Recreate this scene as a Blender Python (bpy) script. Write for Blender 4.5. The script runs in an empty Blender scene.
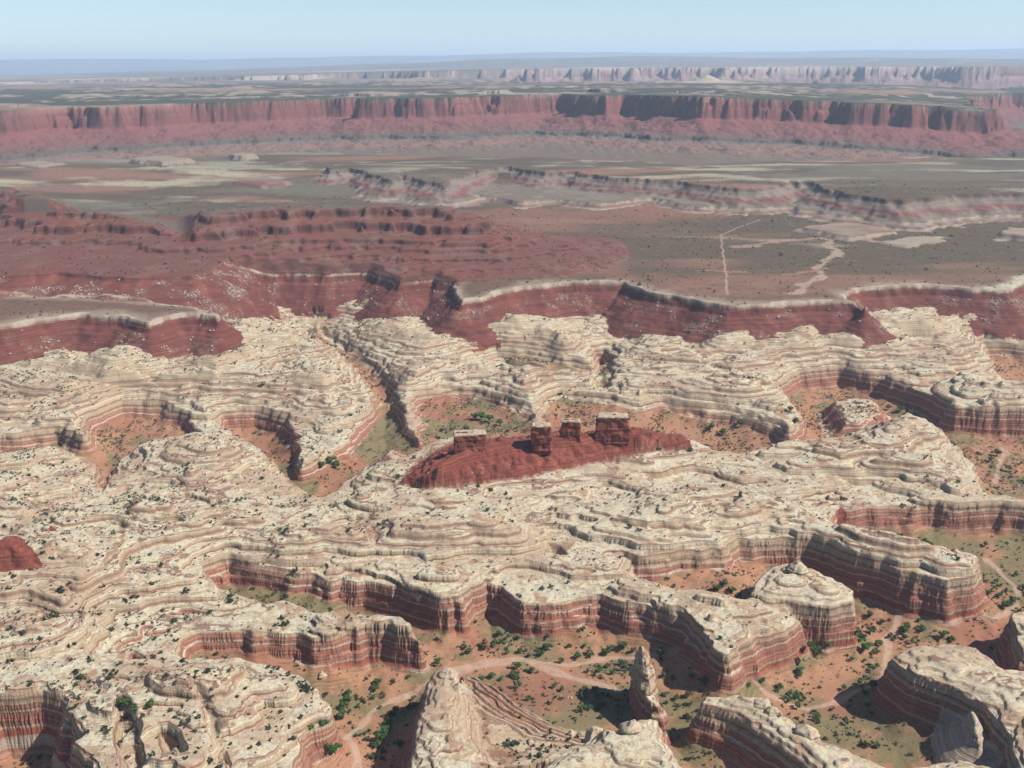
import bpy, math, time, random
import numpy as np
from concurrent.futures import ThreadPoolExecutor
T0 = time.time()
F32 = np.float32
random.seed(7)
RNG = np.random.default_rng(11)

# ------------------------------------------------------------------ camera numbers (metres, X right, Y forward)
FOC, PITCH, ROLL, CZ = 1005.0, math.radians(17.56), math.radians(-0.3), 500.0


def ray(px, py):
    x, y = (px - 512) / FOC, -(py - 384) / FOC
    x, y = x * math.cos(ROLL) - y * math.sin(ROLL), x * math.sin(ROLL) + y * math.cos(ROLL)
    c, s = math.cos(PITCH), math.sin(PITCH)
    return x, y * s + c, y * c - s


def at(px, py, z=0.0):
    dx, dy, dz = ray(px, py)
    t = (z - CZ) / dz
    return dx * t, dy * t


def at_dist(px, D):
    dx, dy, dz = ray(px, 90)
    h = math.hypot(dx, dy)
    return dx / h * D, dy / h * D


def plan(pts, z=0.0):
    return np.array([at(p[0], p[1], p[2] if len(p) > 2 else z) for p in pts])


# ------------------------------------------------------------------ numpy toolkit
POOL = ThreadPoolExecutor(4)
_p = RNG.permutation(256).astype(np.int32)
PERM = np.concatenate([_p, _p, _p])
_ang = np.linspace(0, 2 * np.pi, 256, endpoint=False)
GX, GY = np.cos(_ang).astype(F32), np.sin(_ang).astype(F32)


def _perlin(x, y, seed):
    x = x + F32(seed * 17.37 + 1000)
    y = y + F32(seed * 9.11 + 1000)
    xf, yf = np.floor(x), np.floor(y)
    xi, yi = xf.astype(np.int32) & 255, yf.astype(np.int32) & 255
    fx, fy = x - xf, y - yf
    u = fx * fx * fx * (fx * (fx * 6 - 15) + 10)
    v = fy * fy * fy * (fy * (fy * 6 - 15) + 10)
    s = int(seed * 31) & 255
    a, b = PERM[xi + s], PERM[((xi + 1) & 255) + s]

    def g(h, dx, dy):
        return GX[h] * dx + GY[h] * dy
    yj = (yi + 1) & 255
    n00, n10 = g(PERM[a + yi], fx, fy), g(PERM[b + yi], fx - 1, fy)
    n01, n11 = g(PERM[a + yj], fx, fy - 1), g(PERM[b + yj], fx - 1, fy - 1)
    n0 = n00 + u * (n10 - n00)
    n1 = n01 + u * (n11 - n01)
    return (n0 + v * (n1 - n0)) * F32(1.5)


def chunked(fn, x, *more):
    n = x.shape[0]
    cuts = np.linspace(0, n, 17).astype(int)
    out = np.empty(x.shape, F32)

    def job(k):
        a, b = cuts[k], cuts[k + 1]
        if b > a:
            out[a:b] = fn(x[a:b], *[m[a:b] for m in more])
    list(POOL.map(job, range(16)))
    return out


def fbm(x, y, sc, octv=3, seed=1, gain=0.5, billow=False, ax=1.0, ay=1.0):
    def f(a, b):
        r, amp, tot, s = 0, 1.0, 0.0, 1.0 / sc
        for k in range(octv):
            n = _perlin(a * F32(s * ax), b * F32(s * ay), seed + k * 3)
            if billow:
                n = np.sqrt(n * n + F32(0.0025)) * 2 - 0.6
            r = r + amp * n
            tot += amp
            amp *= gain
            s *= 2.03
        return r / F32(tot)
    return chunked(f, x, y)


def sdf(P, x, y):
    """signed distance to a closed polygon, positive outside"""
    P = np.asarray(P, float)

    def f(a, b):
        d2 = np.full(a.shape, 1e12, F32)
        ins = np.zeros(a.shape, bool)
        for i in range(len(P)):
            ax, ay = P[i]
            bx, by = P[(i + 1) % len(P)]
            ex, ey = bx - ax, by - ay
            L = ex * ex + ey * ey + 1e-9
            wx, wy = a - F32(ax), b - F32(ay)
            t = np.clip((wx * F32(ex) + wy * F32(ey)) / F32(L), 0, 1)
            dx, dy = wx - F32(ex) * t, wy - F32(ey) * t
            np.minimum(d2, dx * dx + dy * dy, out=d2)
            if abs(ey) > 1e-6:
                c = ((b < F32(ay)) != (b < F32(by))) & (a < F32(ax) + F32(ex / ey) * (b - F32(ay)))
                ins ^= c
        d = np.sqrt(d2)
        return np.where(ins, -d, d)
    return chunked(f, x, y)


def sdl(P, x, y):
    """distance to an open polyline"""
    def f(a, b):
        d2 = np.full(a.shape, 1e12, F32)
        for (ax, ay), (bx, by) in zip(P[:-1], P[1:]):
            ex, ey = bx - ax, by - ay
            wx, wy = a - F32(ax), b - F32(ay)
            t = np.clip((wx * F32(ex) + wy * F32(ey)) / F32(ex * ex + ey * ey + 1e-9), 0, 1)
            dx, dy = wx - F32(ex) * t, wy - F32(ey) * t
            np.minimum(d2, dx * dx + dy * dy, out=d2)
        return np.sqrt(d2)
    return chunked(f, x, y)


def ss(a, b, x):
    t = np.clip((x - a) / (b - a), 0, 1)
    return t * t * (3 - 2 * t)


def terrace(z, step, sharp=0.22, keep=0.3):
    u = z / step
    i = np.floor(u)
    fr = u - i
    g = ss(1 - sharp, 1.0, fr)
    return step * (i + keep * fr + (1 - keep) * g)


def _layers(seed, mean):
    r = np.random.default_rng(seed)
    zi, zo = [-120.0], [-120.0]
    while zi[-1] < 260:
        t = float(np.clip(r.lognormal(math.log(mean), .5), .7, mean * (1.45 if mean > 5.5 and mean < 10 else 2.2)))
        h = r.uniform(.15, .95)
        w = r.uniform(.10, .22)
        z0 = zi[-1]
        o = t * (1 - w) * (1 - h) + t * 0.0
        zi += [z0 + t * (1 - w), z0 + t * (1 - w * .35), z0 + t]
        zo += [z0 + o * .96, z0 + t * .93, z0 + t]
    return np.array(zi), np.array(zo)


_LAY = [_layers(3, 2.9), _layers(8, 6.0), _layers(12, 1.2), _layers(21, 12.0)]


def strata(z, which, k=1.0):
    zi, zo = _LAY[which]
    return z + (np.interp(z, zi, zo).astype(F32) - z) * k


# ------------------------------------------------------------------ the terrain sheet: a polar grid round the point under the camera
NC = 1560
az = np.concatenate([np.linspace(-40, -33, 50)[:-1], np.linspace(-33, 33, NC - 98), np.linspace(33, 40, 50)[1:]])
az = np.radians(az).astype(F32)
segs = [(520, 1.3), (640, 1.0), (1000, 1.1), (1500, 1.45), (2200, 2.0), (3000, 3.6), (4200, 6), (5600, 7.5), (8000, 40), (13500, 110),
        (24000, 500), (40000, 700), (60000, 700), (64000, 700)]
D = [segs[0][0]]
while D[-1] < 64000:
    D.append(D[-1] + np.interp(D[-1], [s[0] for s in segs], [s[1] for s in segs]))
if len(D) % 2 == 0:
    D = D[:-1]
D = np.array(D, F32)
NR = len(D)
if len(az) % 2 == 0:
    az = az[:-1]
NC = len(az)
X = (D[:, None] * np.sin(az)[None, :]).astype(F32)
Y = (D[:, None] * np.cos(az)[None, :]).astype(F32)
DD = np.repeat(D[:, None], NC, 1)
AZ = np.repeat(np.degrees(az)[None, :], NR, 0).astype(F32)
print('grid', NR, NC, NR * NC)


def rowcut(d0, d1):
    a = max(0, int(np.searchsorted(D, d0)) - 2) & ~1
    b = min(NR, int(np.searchsorted(D, d1)) + 3)
    if b % 2 == 0:
        b = min(NR, b + 1)
    return a, b


def up2(h, shape):
    o = np.empty((h.shape[0] * 2 - 1, h.shape[1] * 2 - 1), F32)
    o[::2, ::2] = h
    o[1::2, ::2] = (h[:-1] + h[1:]) / 2
    o[:, 1::2] = (o[:, :-1:2] + o[:, 2::2]) / 2
    return o[:shape[0], :shape[1]]


def field(P, warp=0.0, wscale=60.0, seed=5, d0=500, d1=70000, line=False, fill=5000.0):
    """signed distance over part of the sheet (half resolution, upsampled)"""
    a, b = rowcut(d0, d1)
    xh, yh = X[a:b:2, ::2], Y[a:b:2, ::2]
    if warp:
        wx = fbm(xh, yh, wscale, 3, seed) * warp
        wy = fbm(xh, yh, wscale, 3, seed + 20) * warp
        xh, yh = xh + wx, yh + wy
    h = (sdl if line else sdf)(P, xh, yh)
    out = np.full((NR, NC), fill, F32)
    out[a:b] = up2(h, (b - a, NC))
    return out


# ------------------------------------------------------------------ canyon rims (traced in the photograph, laid out on the ground at the height of the rim)
CAN_A = [(290, 860), (292, 760), (298, 724), (322, 706), (320, 686), (300, 668), (262, 656), (225, 650), (190, 650), (172, 640), (172, 626), (200, 615),
         (256, 622), (330, 626), (385, 617), (420, 627), (400, 614), (340, 603), (290, 593), (250, 587), (215, 575), (198, 560), (228, 554), (262, 557), (300, 564),
         (345, 570), (400, 577), (440, 590), (462, 592), (470, 580), (484, 574), (500, 577), (520, 591), (541, 592), (600, 588), (640, 594), (690, 613),
         (716, 640), (728, 650), (738, 642), (775, 622), (802, 612), (772, 600), (720, 588), (680, 583), (652, 577), (640, 566), (622, 550), (640, 556),
         (658, 555), (690, 548), (722, 549), (738, 538), (770, 536), (812, 540), (848, 551), (880, 562), (918, 572), (950, 580), (972, 573), (978, 554),
         (962, 544), (925, 543), (885, 534), (845, 524), (826, 512), (840, 502), (866, 498), (900, 497), (960, 500), (1024, 501), (1140, 500),
         (1260, 560), (1330, 760), (1330, 980), (700, 1000), (290, 1000)]
CAN_B = [(1180, 404), (1024, 406), (985, 405), (955, 402), (946, 395), (915, 381), (880, 371), (840, 365), (800, 368), (780, 381), (791, 396), (804, 416),
         (792, 429), (776, 420), (745, 409), (700, 402), (664, 396), (640, 401), (600, 392), (560, 388), (543, 394), (535, 410), (522, 400), (500, 392),
         (470, 385), (440, 383), (417, 390), (412, 400), (418, 428), (405, 415), (398, 396), (394, 380), (384, 370), (370, 358), (350, 346), (332, 334), (318, 324),
         (306, 325), (312, 334), (335, 347), (352, 362), (366, 380), (374, 396), (362, 416), (340, 438), (318, 452), (300, 460), (297, 440), (296, 426),
         (284, 412), (255, 405), (222, 408), (216, 418), (242, 430), (264, 446), (282, 464), (294, 478), (316, 488), (335, 482), (347, 470), (366, 462), (396, 456), (424, 444),
         (455, 438), (520, 446), (600, 437), (660, 426), (690, 431), (740, 446), (790, 441), (830, 437), (860, 426), (905, 415), (930, 423),
         (945, 435), (970, 453), (984, 476), (990, 491), (1024, 494), (1180, 492)]
CAN_C = [(-200, 438), (-60, 438), (20, 431), (60, 424), (73, 432), (84, 433), (86, 416), (97, 408), (122, 400), (160, 400), (185, 410), (200, 424), (174, 432), (142, 440),
         (120, 452), (109, 470), (101, 482), (92, 472), (92, 457), (60, 445), (0, 454), (-60, 468), (-200, 470)]
CAN_D = [(-200, 700), (-60, 700), (0, 692), (40, 687), (58, 691), (65, 704), (74, 726), (84, 748), (90, 775), (100, 860), (60, 980), (-200, 980)]
CAN_E = [(594, 346), (603, 345), (612, 352), (613, 372), (606, 386), (597, 380), (592, 362)]
CAN_F = [(985, 341), (1024, 344), (1200, 352), (1200, 382), (1060, 380), (1015, 376), (1000, 366), (988, 352)]
CAN_G = [(500, 352), (545, 357), (590, 364), (592, 372), (545, 366), (505, 358)]
BOWLS = [([(112, 700), (122, 697), (133, 703), (142, 724), (146, 756), (136, 775), (120, 770), (112, 735)], 10),
         ([(156, 726), (170, 722), (184, 732), (190, 752), (176, 758), (160, 748)], 8),
         ([(121, 636), (133, 634), (146, 640), (147, 650), (128, 652), (121, 646)], 8),
         ([(187, 690), (200, 690), (222, 722), (235, 765), (226, 768), (204, 730)], 6),
         ([(545, 537), (562, 541), (571, 550), (560, 551), (546, 546)], 8)]
# islands standing on the canyon floor: (name, outline of the top, top height, interior relief)
BUTTE = [(752, 594), (756, 580), (768, 568), (785, 563), (810, 567), (835, 578), (852, 590), (851, 601), (830, 606), (790, 601), (768, 598)]
HORSE = [(430, 672), (438, 662), (452, 664), (461, 678), (463, 702), (466, 730), (478, 754), (505, 770), (530, 768), (560, 748), (590, 738), (604, 724), (622, 729), (634, 714), (655, 712),
         (664, 735), (680, 758), (700, 790), (710, 860), (430, 880), (414, 800), (415, 745), (421, 705)]
FIN_C = [(703, 700), (707, 693), (735, 689), (757, 691), (778, 706), (802, 721), (824, 737), (860, 748), (900, 768), (925, 800), (890, 860), (842, 800), (812, 762), (780, 738),
         (745, 716), (722, 706)]
FIN_D = [(890, 652), (902, 641), (935, 640), (972, 640), (988, 648), (1004, 662), (1040, 668), (1140, 690), (1180, 860), (1040, 860), (1022, 768), (1010, 730), (988, 702),
         (950, 684), (915, 671)]
DOME = [(963, 713), (970, 706), (978, 712), (986, 726), (982, 736), (970, 730)]
FORE = [(850, 790), (880, 770), (915, 759), (960, 754), (1010, 764), (1100, 790), (1150, 880), (900, 900), (840, 850)]
EDGE = [(1014, 612), (1032, 600), (1100, 602), (1150, 640), (1060, 656), (1022, 648)]
WASH = [[(360, 800), (356, 768), (348, 748), (374, 714), (408, 696), (446, 680), (480, 671), (512, 665)],
        [(440, 679), (480, 668), (520, 664), (556, 674), (590, 687), (612, 697)],
        [(512, 664), (560, 667), (620, 662), (690, 666), (730, 684), (768, 700), (812, 712), (836, 704), (872, 692), (886, 668), (884, 640), (904, 616), (940, 615), (990, 624), (1018, 612),
         (1010, 592), (985, 570)],
        [(1004, 425), (998, 440), (1005, 456), (997, 470), (995, 486)]]
WASHW = [3.4, 4.2, 2.6, 4]
ROAD = [(760, 222), (738, 229), (721, 236), (723, 254), (726, 274), (727, 294)]

FLOORC = [(560, 640, -58), (380, 700, -60), (800, 660, -60), (900, 620, -60), (950, 545, -48), (1000, 450, -60), (930, 415, -60), (820, 410, -48), (740, 430, -40), (600, 410, -26),
          (470, 415, -32), (350, 440, -42), (250, 450, -46), (100, 445, -38), (360, 360, -26), (310, 325, -14), (20, 768, -72), (240, 640, -42), (700, 580, -34),
          (600, 365, -40), (540, 360, -14), (1024, 360, -38), (500, 745, -44)]


def fpt(px, py, z):
    return at(px, py, z)


w_a, w_b = rowcut(500, 2400)
# IDW floor height at quarter resolution
xq, yq = X[w_a:w_b:4, ::4], Y[w_a:w_b:4, ::4]
num = np.zeros(xq.shape, F32)
den = np.zeros(xq.shape, F32)
for (px, py, z) in FLOORC:
    cx, cy = fpt(px, py, z)
    w = 1 / ((xq - cx) ** 2 + (yq - cy) ** 2 + 900) ** 1.5
    num += w * z
    den += w
zfq = num / den


def resize(q, shape):
    r = np.linspace(0, q.shape[0] - 1, shape[0]).astype(F32)
    c = np.linspace(0, q.shape[1] - 1, shape[1]).astype(F32)
    r0 = np.clip(np.floor(r).astype(int), 0, q.shape[0] - 2)
    c0 = np.clip(np.floor(c).astype(int), 0, q.shape[1] - 2)
    fr, fc = (r - r0)[:, None], (c - c0)[None, :]
    a = q[r0][:, c0] * (1 - fc) + q[r0][:, c0 + 1] * fc
    b = q[r0 + 1][:, c0] * (1 - fc) + q[r0 + 1][:, c0 + 1] * fc
    return (a * (1 - fr) + b * fr).astype(F32)


ZF = np.full((NR, NC), -30, F32)
ZF[w_a:w_b] = resize(zfq, (w_b - w_a, NC))

dC = np.full((NR, NC), 5000, F32)
for i, (P, d0, d1) in enumerate([(CAN_A, 500, 1900), (CAN_B, 900, 2500), (CAN_C, 900, 1900), (CAN_D, 500, 1200), (CAN_E, 1400, 2200), (CAN_F, 1400, 2300), (CAN_G, 1400, 2300)]):
    dC = np.minimum(dC, field(plan(P, -4.0), 5.0, 55, 5, d0, d1))
print('canyons', time.time() - T0)

N = (slice(w_a, w_b), slice(None))          # the near part, where the slickrock is
x, y = X[N], Y[N]
wx = fbm(x, y, 120, 2, 40) * 26
wy = fbm(x, y, 120, 2, 44) * 26
n_mid = fbm(x + wx, y + wy, 62, 3, 50)
n_big = fbm(x, y, 420, 3, 60)
n_small = fbm(x, y, 18, 2, 70, .4)
n_fine = fbm(x, y, 5.0, 2, 80)
bil1 = fbm(x + wx, y + wy, 105, 3, 90, 0.40, True, 0.6, 1.2)
bil2 = fbm(x + wx * .6, y + wy * .6, 30, 3, 100, 0.5, True, 0.85, 1.2)
print('noise', time.time() - T0)

dn = dC[N]
alc = fbm(x + wx, y, 46, 2, 110, 0.5, True)
flute = fbm(x, y, 9, 2, 115, 0.5, True)
dcw = dn + n_mid * 7 + alc * 6 + n_small * 2.2 + flute * .3 + n_fine * 0.1
tilt = np.interp(DD[N], [500, 900, 1300, 1900, 2300], [0, 2, 8, 20, 26]).astype(F32)
S = np.clip((dcw) / 80, 0, 1) ** 0.62
dip = n_big * 5
lobes = fbm(x * .8 + wx * 1.6, y + wy * 1.6, 215, 4, 118, .32)
zr = -11 + S * (13 + tilt) + (0.35 + 0.65 * S) * (lobes * 36 + bil1 * 16 + bil2 * 1.8 + n_mid * 3 + n_big * 8) + n_small * .6
tz = zr - dip
hard = 0.55 + 0.42 * ss(-.25, .35, fbm(x, y, 150, 2, 117) + .35 * (1 - S))
tz = tz + n_small * .4
t1 = strata(tz, 1, hard)
t2 = strata(t1 + n_fine * .2 + n_small * .3, 0, .55 + .4 * hard)
zr = strata(t2, 2, .5) + dip + n_fine * 0.3
for P, dep in BOWLS:
    bd = field(plan(P, 0.0), 3.0, 30, 7, 500, 1300)[N] + n_small * 1.5
    zr = zr - dep * ss(0, 7, -bd) * 1.0
# canyon walls: stepped profile between rim and floor
dec = -dcw
zfl = ZF[N] + fbm(x, y, 60, 3, 120) * 2.2 + n_fine * .15
tal = 11 * np.clip(1 - (dec - 13) / 34, 0, 1) ** 1.4 * (0.75 + n_mid)
tal = np.maximum(tal + n_small * .8 * (tal > .5), 0)
WALLX = np.array([-100, 0, 1.2, 3.5, 4.2, 7.2, 8.0, 10.0, 13, 100])
WALLT = np.array([0, 0, .20, .26, .50, .56, .86, .90, 1.0, 1.0])
wt = np.interp(dec, WALLX, WALLT).astype(F32)
zfloor = zfl + tal
znear = np.where(dcw > 0, zr, zr * (1 - wt) + zfloor * wt)
zone = np.zeros((NR, NC), np.int8)
floor_w = np.zeros((NR, NC), F32)
floor_w[N] = ss(8.5, 13.0, dec)
zone_n = np.where(dec > 11, 1, 0).astype(np.int8)

# the benches inside the horseshoe
bn = field(plan([(462, 672), (476, 670), (500, 690), (530, 712), (565, 734), (600, 738), (604, 790), (470, 800), (462, 720)], -45.0), 4.0, 40, 8, 500, 1000)[N]
NEL = plan([(466, 668), (480, 672), (498, 682), (512, 697), (525, 711), (540, 721), (560, 730), (585, 735), (606, 734)], -50.0)
ne = field(NEL, 5.0, 40, 8, 500, 1000, line=True)[N]
bd = np.where(bn < 0, ne, -1) + n_small * 1.5
bq = np.clip(bd * .5, 0, 30) + n_small * .4
bench = zfl + terrace(bq, 4.6, 0.3, .1) + 2.2 * np.maximum(0, np.sin(bq * 1.366 * 1.0)) * ss(0, 3, bd)
benchmask = (bd > 0.5) & (dec > 10)
znear = np.where(benchmask, np.maximum(znear, bench), znear)
floor_w[N] = np.where(benchmask, 0.25, floor_w[N])

ISL = []


def island(P, zt, zid, relief=1.0, sh=30.0, rise=7.0, warp=3.0, wallw=11.0, steps=True, pz=-3.0):
    global znear, zone_n
    dI = field(plan(P, pz), warp, 35, 13, 500, 1500)[N] + n_mid * 3 + alc * 1.5 + n_small * 1.9 + flute * .4 + n_fine * .1
    s = np.clip(-dI / sh, 0, 1) ** 0.6
    top = zt + s * rise + relief * (bil2 * 3.6 + bil1 * 4 + n_small * 1.2)
    top = terrace(top + n_small * .3, 3.1, 0.25, 0.3) * .9 + top * .1
    wti = np.interp(dI, WALLX * (wallw / 13), WALLT).astype(F32)
    if not steps:
        wti = (np.clip(dI / wallw, 0, 1) ** .9).astype(F32)
    ft = 9 * np.clip(1 - (dI - wallw) / 28, 0, 1) ** 1.5 * (0.8 + n_mid)
    base = np.maximum(znear, zfl + np.maximum(ft, 0))
    zi = np.where(dI < 0, top, top * (1 - wti) + base * wti)
    m = (dI < wallw * .9) & (zi > znear)
    znear = np.where(dI < wallw, np.maximum(zi, znear), np.where(dI < wallw + 28, base, znear))
    zone_n = np.where(m, zid, zone_n).astype(np.int8)
    floor_w[N] = np.where(dI < wallw * .75, 0, floor_w[N])


island(BUTTE, -4, 21, 0.9, 26, 9)
island(HORSE, -9, 22, 1.1, 14, 7, 5.0, 15)
island(FIN_C, -8, 23, 0.9, 16, 8, 3.0, 17)
island(FIN_D, -8, 24, 1.0, 30, 8, 4.0, 13)
island(DOME, -24, 25, 0.3, 9, 15, 1.5, 24, False, -15.0)
pale_d = zone_n == 25
island(FORE, -8, 26, 1.0, 34, 10, 4.0, 14)
island(EDGE, -6, 27, 1.0, 30, 6, 4.0, 12)
# pale apron below the butte's neighbour and small white knoll in the upper canyon
for P, h, pz in [([(824, 404), (850, 398), (884, 402), (890, 418), (866, 434), (836, 432)], 26, -30.0), ([(650, 448), (672, 440), (690, 446), (676, 456)], 14, -10.0),
                 ([(440, 436), (462, 430), (480, 438), (462, 446)], 14, -10.0), ([(372, 452), (392, 440), (410, 452), (396, 464)], 22, -14.0)]:
    kd = field(plan(P, pz), 6.0, 30, 15, 700, 1900)[N] + n_small * 3
    kn = zfl + 3 + terrace(h * ss(12, -24, kd) + bil2 * 3, 3.2, .3, .35)
    m = (kd < 14) & (kn > znear)
    znear = np.where(m, kn, znear)
    floor_w[N] = np.where(m, 0, floor_w[N])

Z = np.full((NR, NC), 20, F32)
Z[N] = znear
zone[N] = zone_n
del znear
print('near', time.time() - T0)

# ------------------------------------------------------------------ middle and far ground
plainz = np.interp(DD, [1800, 2700, 3400, 4100, 4300, 6000], [72, 76, 88, 138, 140, 145]).astype(F32)
COL = np.zeros((NR, NC, 3), F32)     # albedo where MIX > 0
MIX = np.zeros((NR, NC), F32)


def c(*v):
    return np.array(v, F32)


def mixc(mask, col):
    """blend albedo col in by mask"""
    global COL
    m = mask[..., None]
    COL[...] = COL * (1 - m) + col * m


# L2: red scarp with white rim, the plateau beyond it
T1 = [(-500, 322), (-200, 326), (0, 328), (40, 321), (80, 316), (120, 318), (150, 325), (162, 320), (180, 317), (202, 316), (216, 319), (218, 313), (200, 310), (180, 308), (140, 303), (60, 299), (-500, 297)]
L2 = [(-500, 272), (0, 279), (60, 276), (130, 280), (200, 278), (236, 277), (270, 274), (300, 274),
      (330, 275), (368, 273), (392, 280), (400, 284), (432, 280), (452, 284), (458, 296), (462, 302), (480, 299), (510, 290), (560, 284), (600, 283), (624, 283), (648, 293),
      (690, 299), (730, 307), (760, 306), (800, 303), (840, 303), (858, 305), (864, 308), (858, 303), (848, 300), (850, 293), (870, 289), (920, 286), (970, 290), (1008, 292), (1022, 282),
      (1060, 272), (1150, 262), (1500, 262)]
P2 = list(plan(L2, 70.0)) + [(9000, 9000), (-9000, 9000)]
M = rowcut(1450, 5800)
MM = (slice(M[0], M[1]), slice(None))
xm, ym, dm = X[MM], Y[MM], DD[MM]
m1 = fbm(xm, ym, 110, 3, 130)
m2 = fbm(xm, ym, 34, 3, 135)
m3 = fbm(xm, ym, 12, 2, 138)
rid = fbm(xm, ym, 60, 2, 140, .5, True)
d2 = field(P2, 10, 90, 23, 1400, 3400, fill=-5000)[MM]
d2 = np.minimum(d2, field(plan(T1, 68.0), 8, 70, 24, 1400, 2600)[MM])
d2 = np.where(dm > 3000, -2000, d2) + m1 * 10 + rid * 7 + m2 * 3.5 + m3 * 1.2
dd2 = np.interp(d2, [-60, 0, 3.0, 6, 9, 12, 200], [3, 0, -6, -7.5, -13, -14.5, -14.5 - 188 * .62]).astype(F32)
gul = fbm(xm, ym, 30, 3, 142, .55, True) * 2.4 * ss(8, 50, d2)
z2 = plainz[MM] - 4 + dd2 + gul + m3 * .4
base_z = Z[MM]
z2 = strata(z2 + m1 * 3, 1, .55)
z2 = np.where((z2 < 19) & (base_z < -2), -200, z2)
Zm = Z[MM]
if True:
    base_z = Zm
red_m = (z2 > base_z + .0) & (d2 > 0)
Zm = np.maximum(base_z, z2)
Zm = np.where(d2 <= 0, np.maximum(z2, plainz[MM] + dd2), Zm)
zm = zone[MM]
zm = np.where(red_m, 2, zm)
zm = np.where(d2 <= 0, 3, zm).astype(np.int8)
# hill on the left, second scarp and its ledges
L2L = [(-500, 272), (0, 275), (60, 271), (130, 277), (190, 275), (212, 271), (226, 258), (230, 222), (-500, 205)]
HL = [(-400, 182), (-60, 184), (10, 190), (40, 200), (62, 208), (120, 209), (172, 211), (214, 214), (258, 209), (330, 206), (400, 205), (440, 206), (462, 209), (440, 203), (330, 202.5), (258, 205),
      (200, 209), (170, 206), (110, 203), (60, 203), (30, 189), (0, 184), (-400, 176)]
dh = field(plan(HL, 175.0), 60, 330, 27, 1500, 3600)[MM] + m1 * 34 + rid * 34 + m2 * 9
frontal = np.interp(dh, [-50, 0, 3, 8, 70, 78, 150, 156, 400, 420, 800], [178, 172, 166, 161, 146, 136, 122, 114, 78, 66, 30]).astype(F32)
back = 172 - np.clip(dh, 0, 999) * .75
isback = ym > np.interp(AZ[MM], [-40, 0, 10], [2080, 2600, 2600])
zh = frontal + gul * .8 + m2 * 1.5
zh = strata(zh + m1 * 5, 3, .85)
zh2 = strata(zh, 0, .5)
hill = (zh2 > Zm + .3) & (d2 < 6) & (dh < 700)
dh_c = np.minimum(frontal, np.where(ym > 2520, back, 999))
zh2 = np.where(ym > 2560, np.minimum(zh2, back), zh2)
_capA = plainz[MM] + 1 + np.clip(-d2 - 4, 0, 999) * .9
_dl = field(plan(L2L, 106.0), 12, 90, 29, 1500, 3000)[MM] + m1 * 10
zh2 = np.minimum(zh2, np.where(_dl < 0, 104 - _dl * .22 + ss(-18.5, -15, AZ[MM]) * 150, np.where((_dl < 110) & (ym < 2060), 60, _capA)))
hill = (zh2 > Zm + .3) & ((d2 < 0) | (_dl < 0))
Zm = np.where(hill, zh2, Zm)
zm = np.where(hill, 4, zm).astype(np.int8)
# left second scarp: white-rimmed ledge halfway up
dl = field(plan(L2L, 106.0), 12, 90, 29, 1500, 3000)[MM] + m1 * 10 + rid * 7 + m2 * 3
zl = np.interp(dl, [-120, 0, 2, 6, 100, 190], [112, 105, 99, 96, 66, 8]).astype(F32) + gul * .6
zl = zl - np.where(d2 > 4, ss(-15.5, -12.2, AZ[MM] + m2 * 1.0) * 70, 0)
lm = (zl > Zm) & ((zl > 19) | (Zm > 0)) & ((d2 < 4) | (AZ[MM] < -12.2)) & (dl < 190)
Zm = np.where(lm, zl, Zm)
scarpL = lm & (dl > 0)
zm = np.where(scarpL, 2, np.where(lm & (dl <= 0), 4, zm)).astype(np.int8)
# L3: banded badland scarps beyond the plain
L3 = [(332, 170), (350, 167), (378, 173), (392, 179), (397, 171), (420, 177), (442, 183), (449, 176), (480, 168), (512, 165), (545, 171), (572, 170), (612, 176), (650, 177), (684, 180), (738, 187),
      (765, 186), (790, 179), (815, 180), (832, 187), (852, 193), (900, 198), (960, 193), (1024, 191), (1400, 190), (1400, 160), (512, 160), (330, 163)]
L3B = [(440, 197), (480, 194), (522, 201), (560, 199), (600, 203), (650, 197), (700, 206), (760, 204), (790, 198), (800, 209), (858, 213), (905, 219), (940, 214), (985, 209), (1024, 213), (1400, 214),
       (1400, 176), (440, 176)]
d3 = field(plan(L3, 150.0), 34, 160, 31, 2400, 5600)[MM] + m1 * 34 + rid * 20 + m2 * 7
d3b = field(plan(L3B, 103.0), 30, 150, 33, 2400, 5600)[MM] + m1 * 26 + rid * 16 + m2 * 6
z3 = np.interp(d3, [-150, 0, 5, 12, 500], [150, 148, 137, 133, 133 - 488 * .38]).astype(F32) + gul * 1.2
z3b = np.interp(d3b, [-40, 0, 5, 12, 520], [103, 102, 94, 92, -80]).astype(F32) + gul
z3 = terrace(z3, 10, .3, .6)
zz = np.maximum(z3, z3b)
bad = (zz > Zm + .3) & ((d3 > 0) & (d3b > 0) | (z3 > z3b) & (d3 > 0) | (d3b < 0))
l3top = d3 <= 0
Zm = np.maximum(Zm, zz)
zm = np.where(bad & (dm > 2300), 5, zm)
zm = np.where(l3top, 3, zm)
# small mounds on the plain
for P, h, pz, k in [([(800, 230), (850, 225), (890, 232), (850, 238)], 16, 85, 5), ([(134, 174), (165, 171), (196, 175), (165, 178)], 22, 100, 5), ([(232, 170), (246, 168), (256, 170), (245, 172)], 24, 100, 5),
                    ([(20, 176), (40, 174), (64, 177), (40, 180)], 12, 100, 5), ([(240, 190), (262, 187), (290, 190), (262, 193)], 14, 90, 5), ([(1000, 236), (1012, 232), (1040, 234), (1030, 240)], 18, 85, 5),
                    ([(880, 243), (905, 240), (925, 238), (940, 241), (905, 247)], 9, 80, 5)]:
    kd = field(plan(P, pz), 20, 90, 35, 2200, 5400)[MM] + m2 * 12 + m1 * 10
    kz = plainz[MM] + h * ss(28, -4, kd) + gul * .3
    m = (kz > Zm + 1) & (kd < 26)
    Zm = np.where(kd < 27, np.maximum(Zm, kz), Zm)
    zm = np.where(m, k, zm)
Z[MM] = Zm
zone[MM] = zm
print('mid', time.time() - T0)

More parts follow.
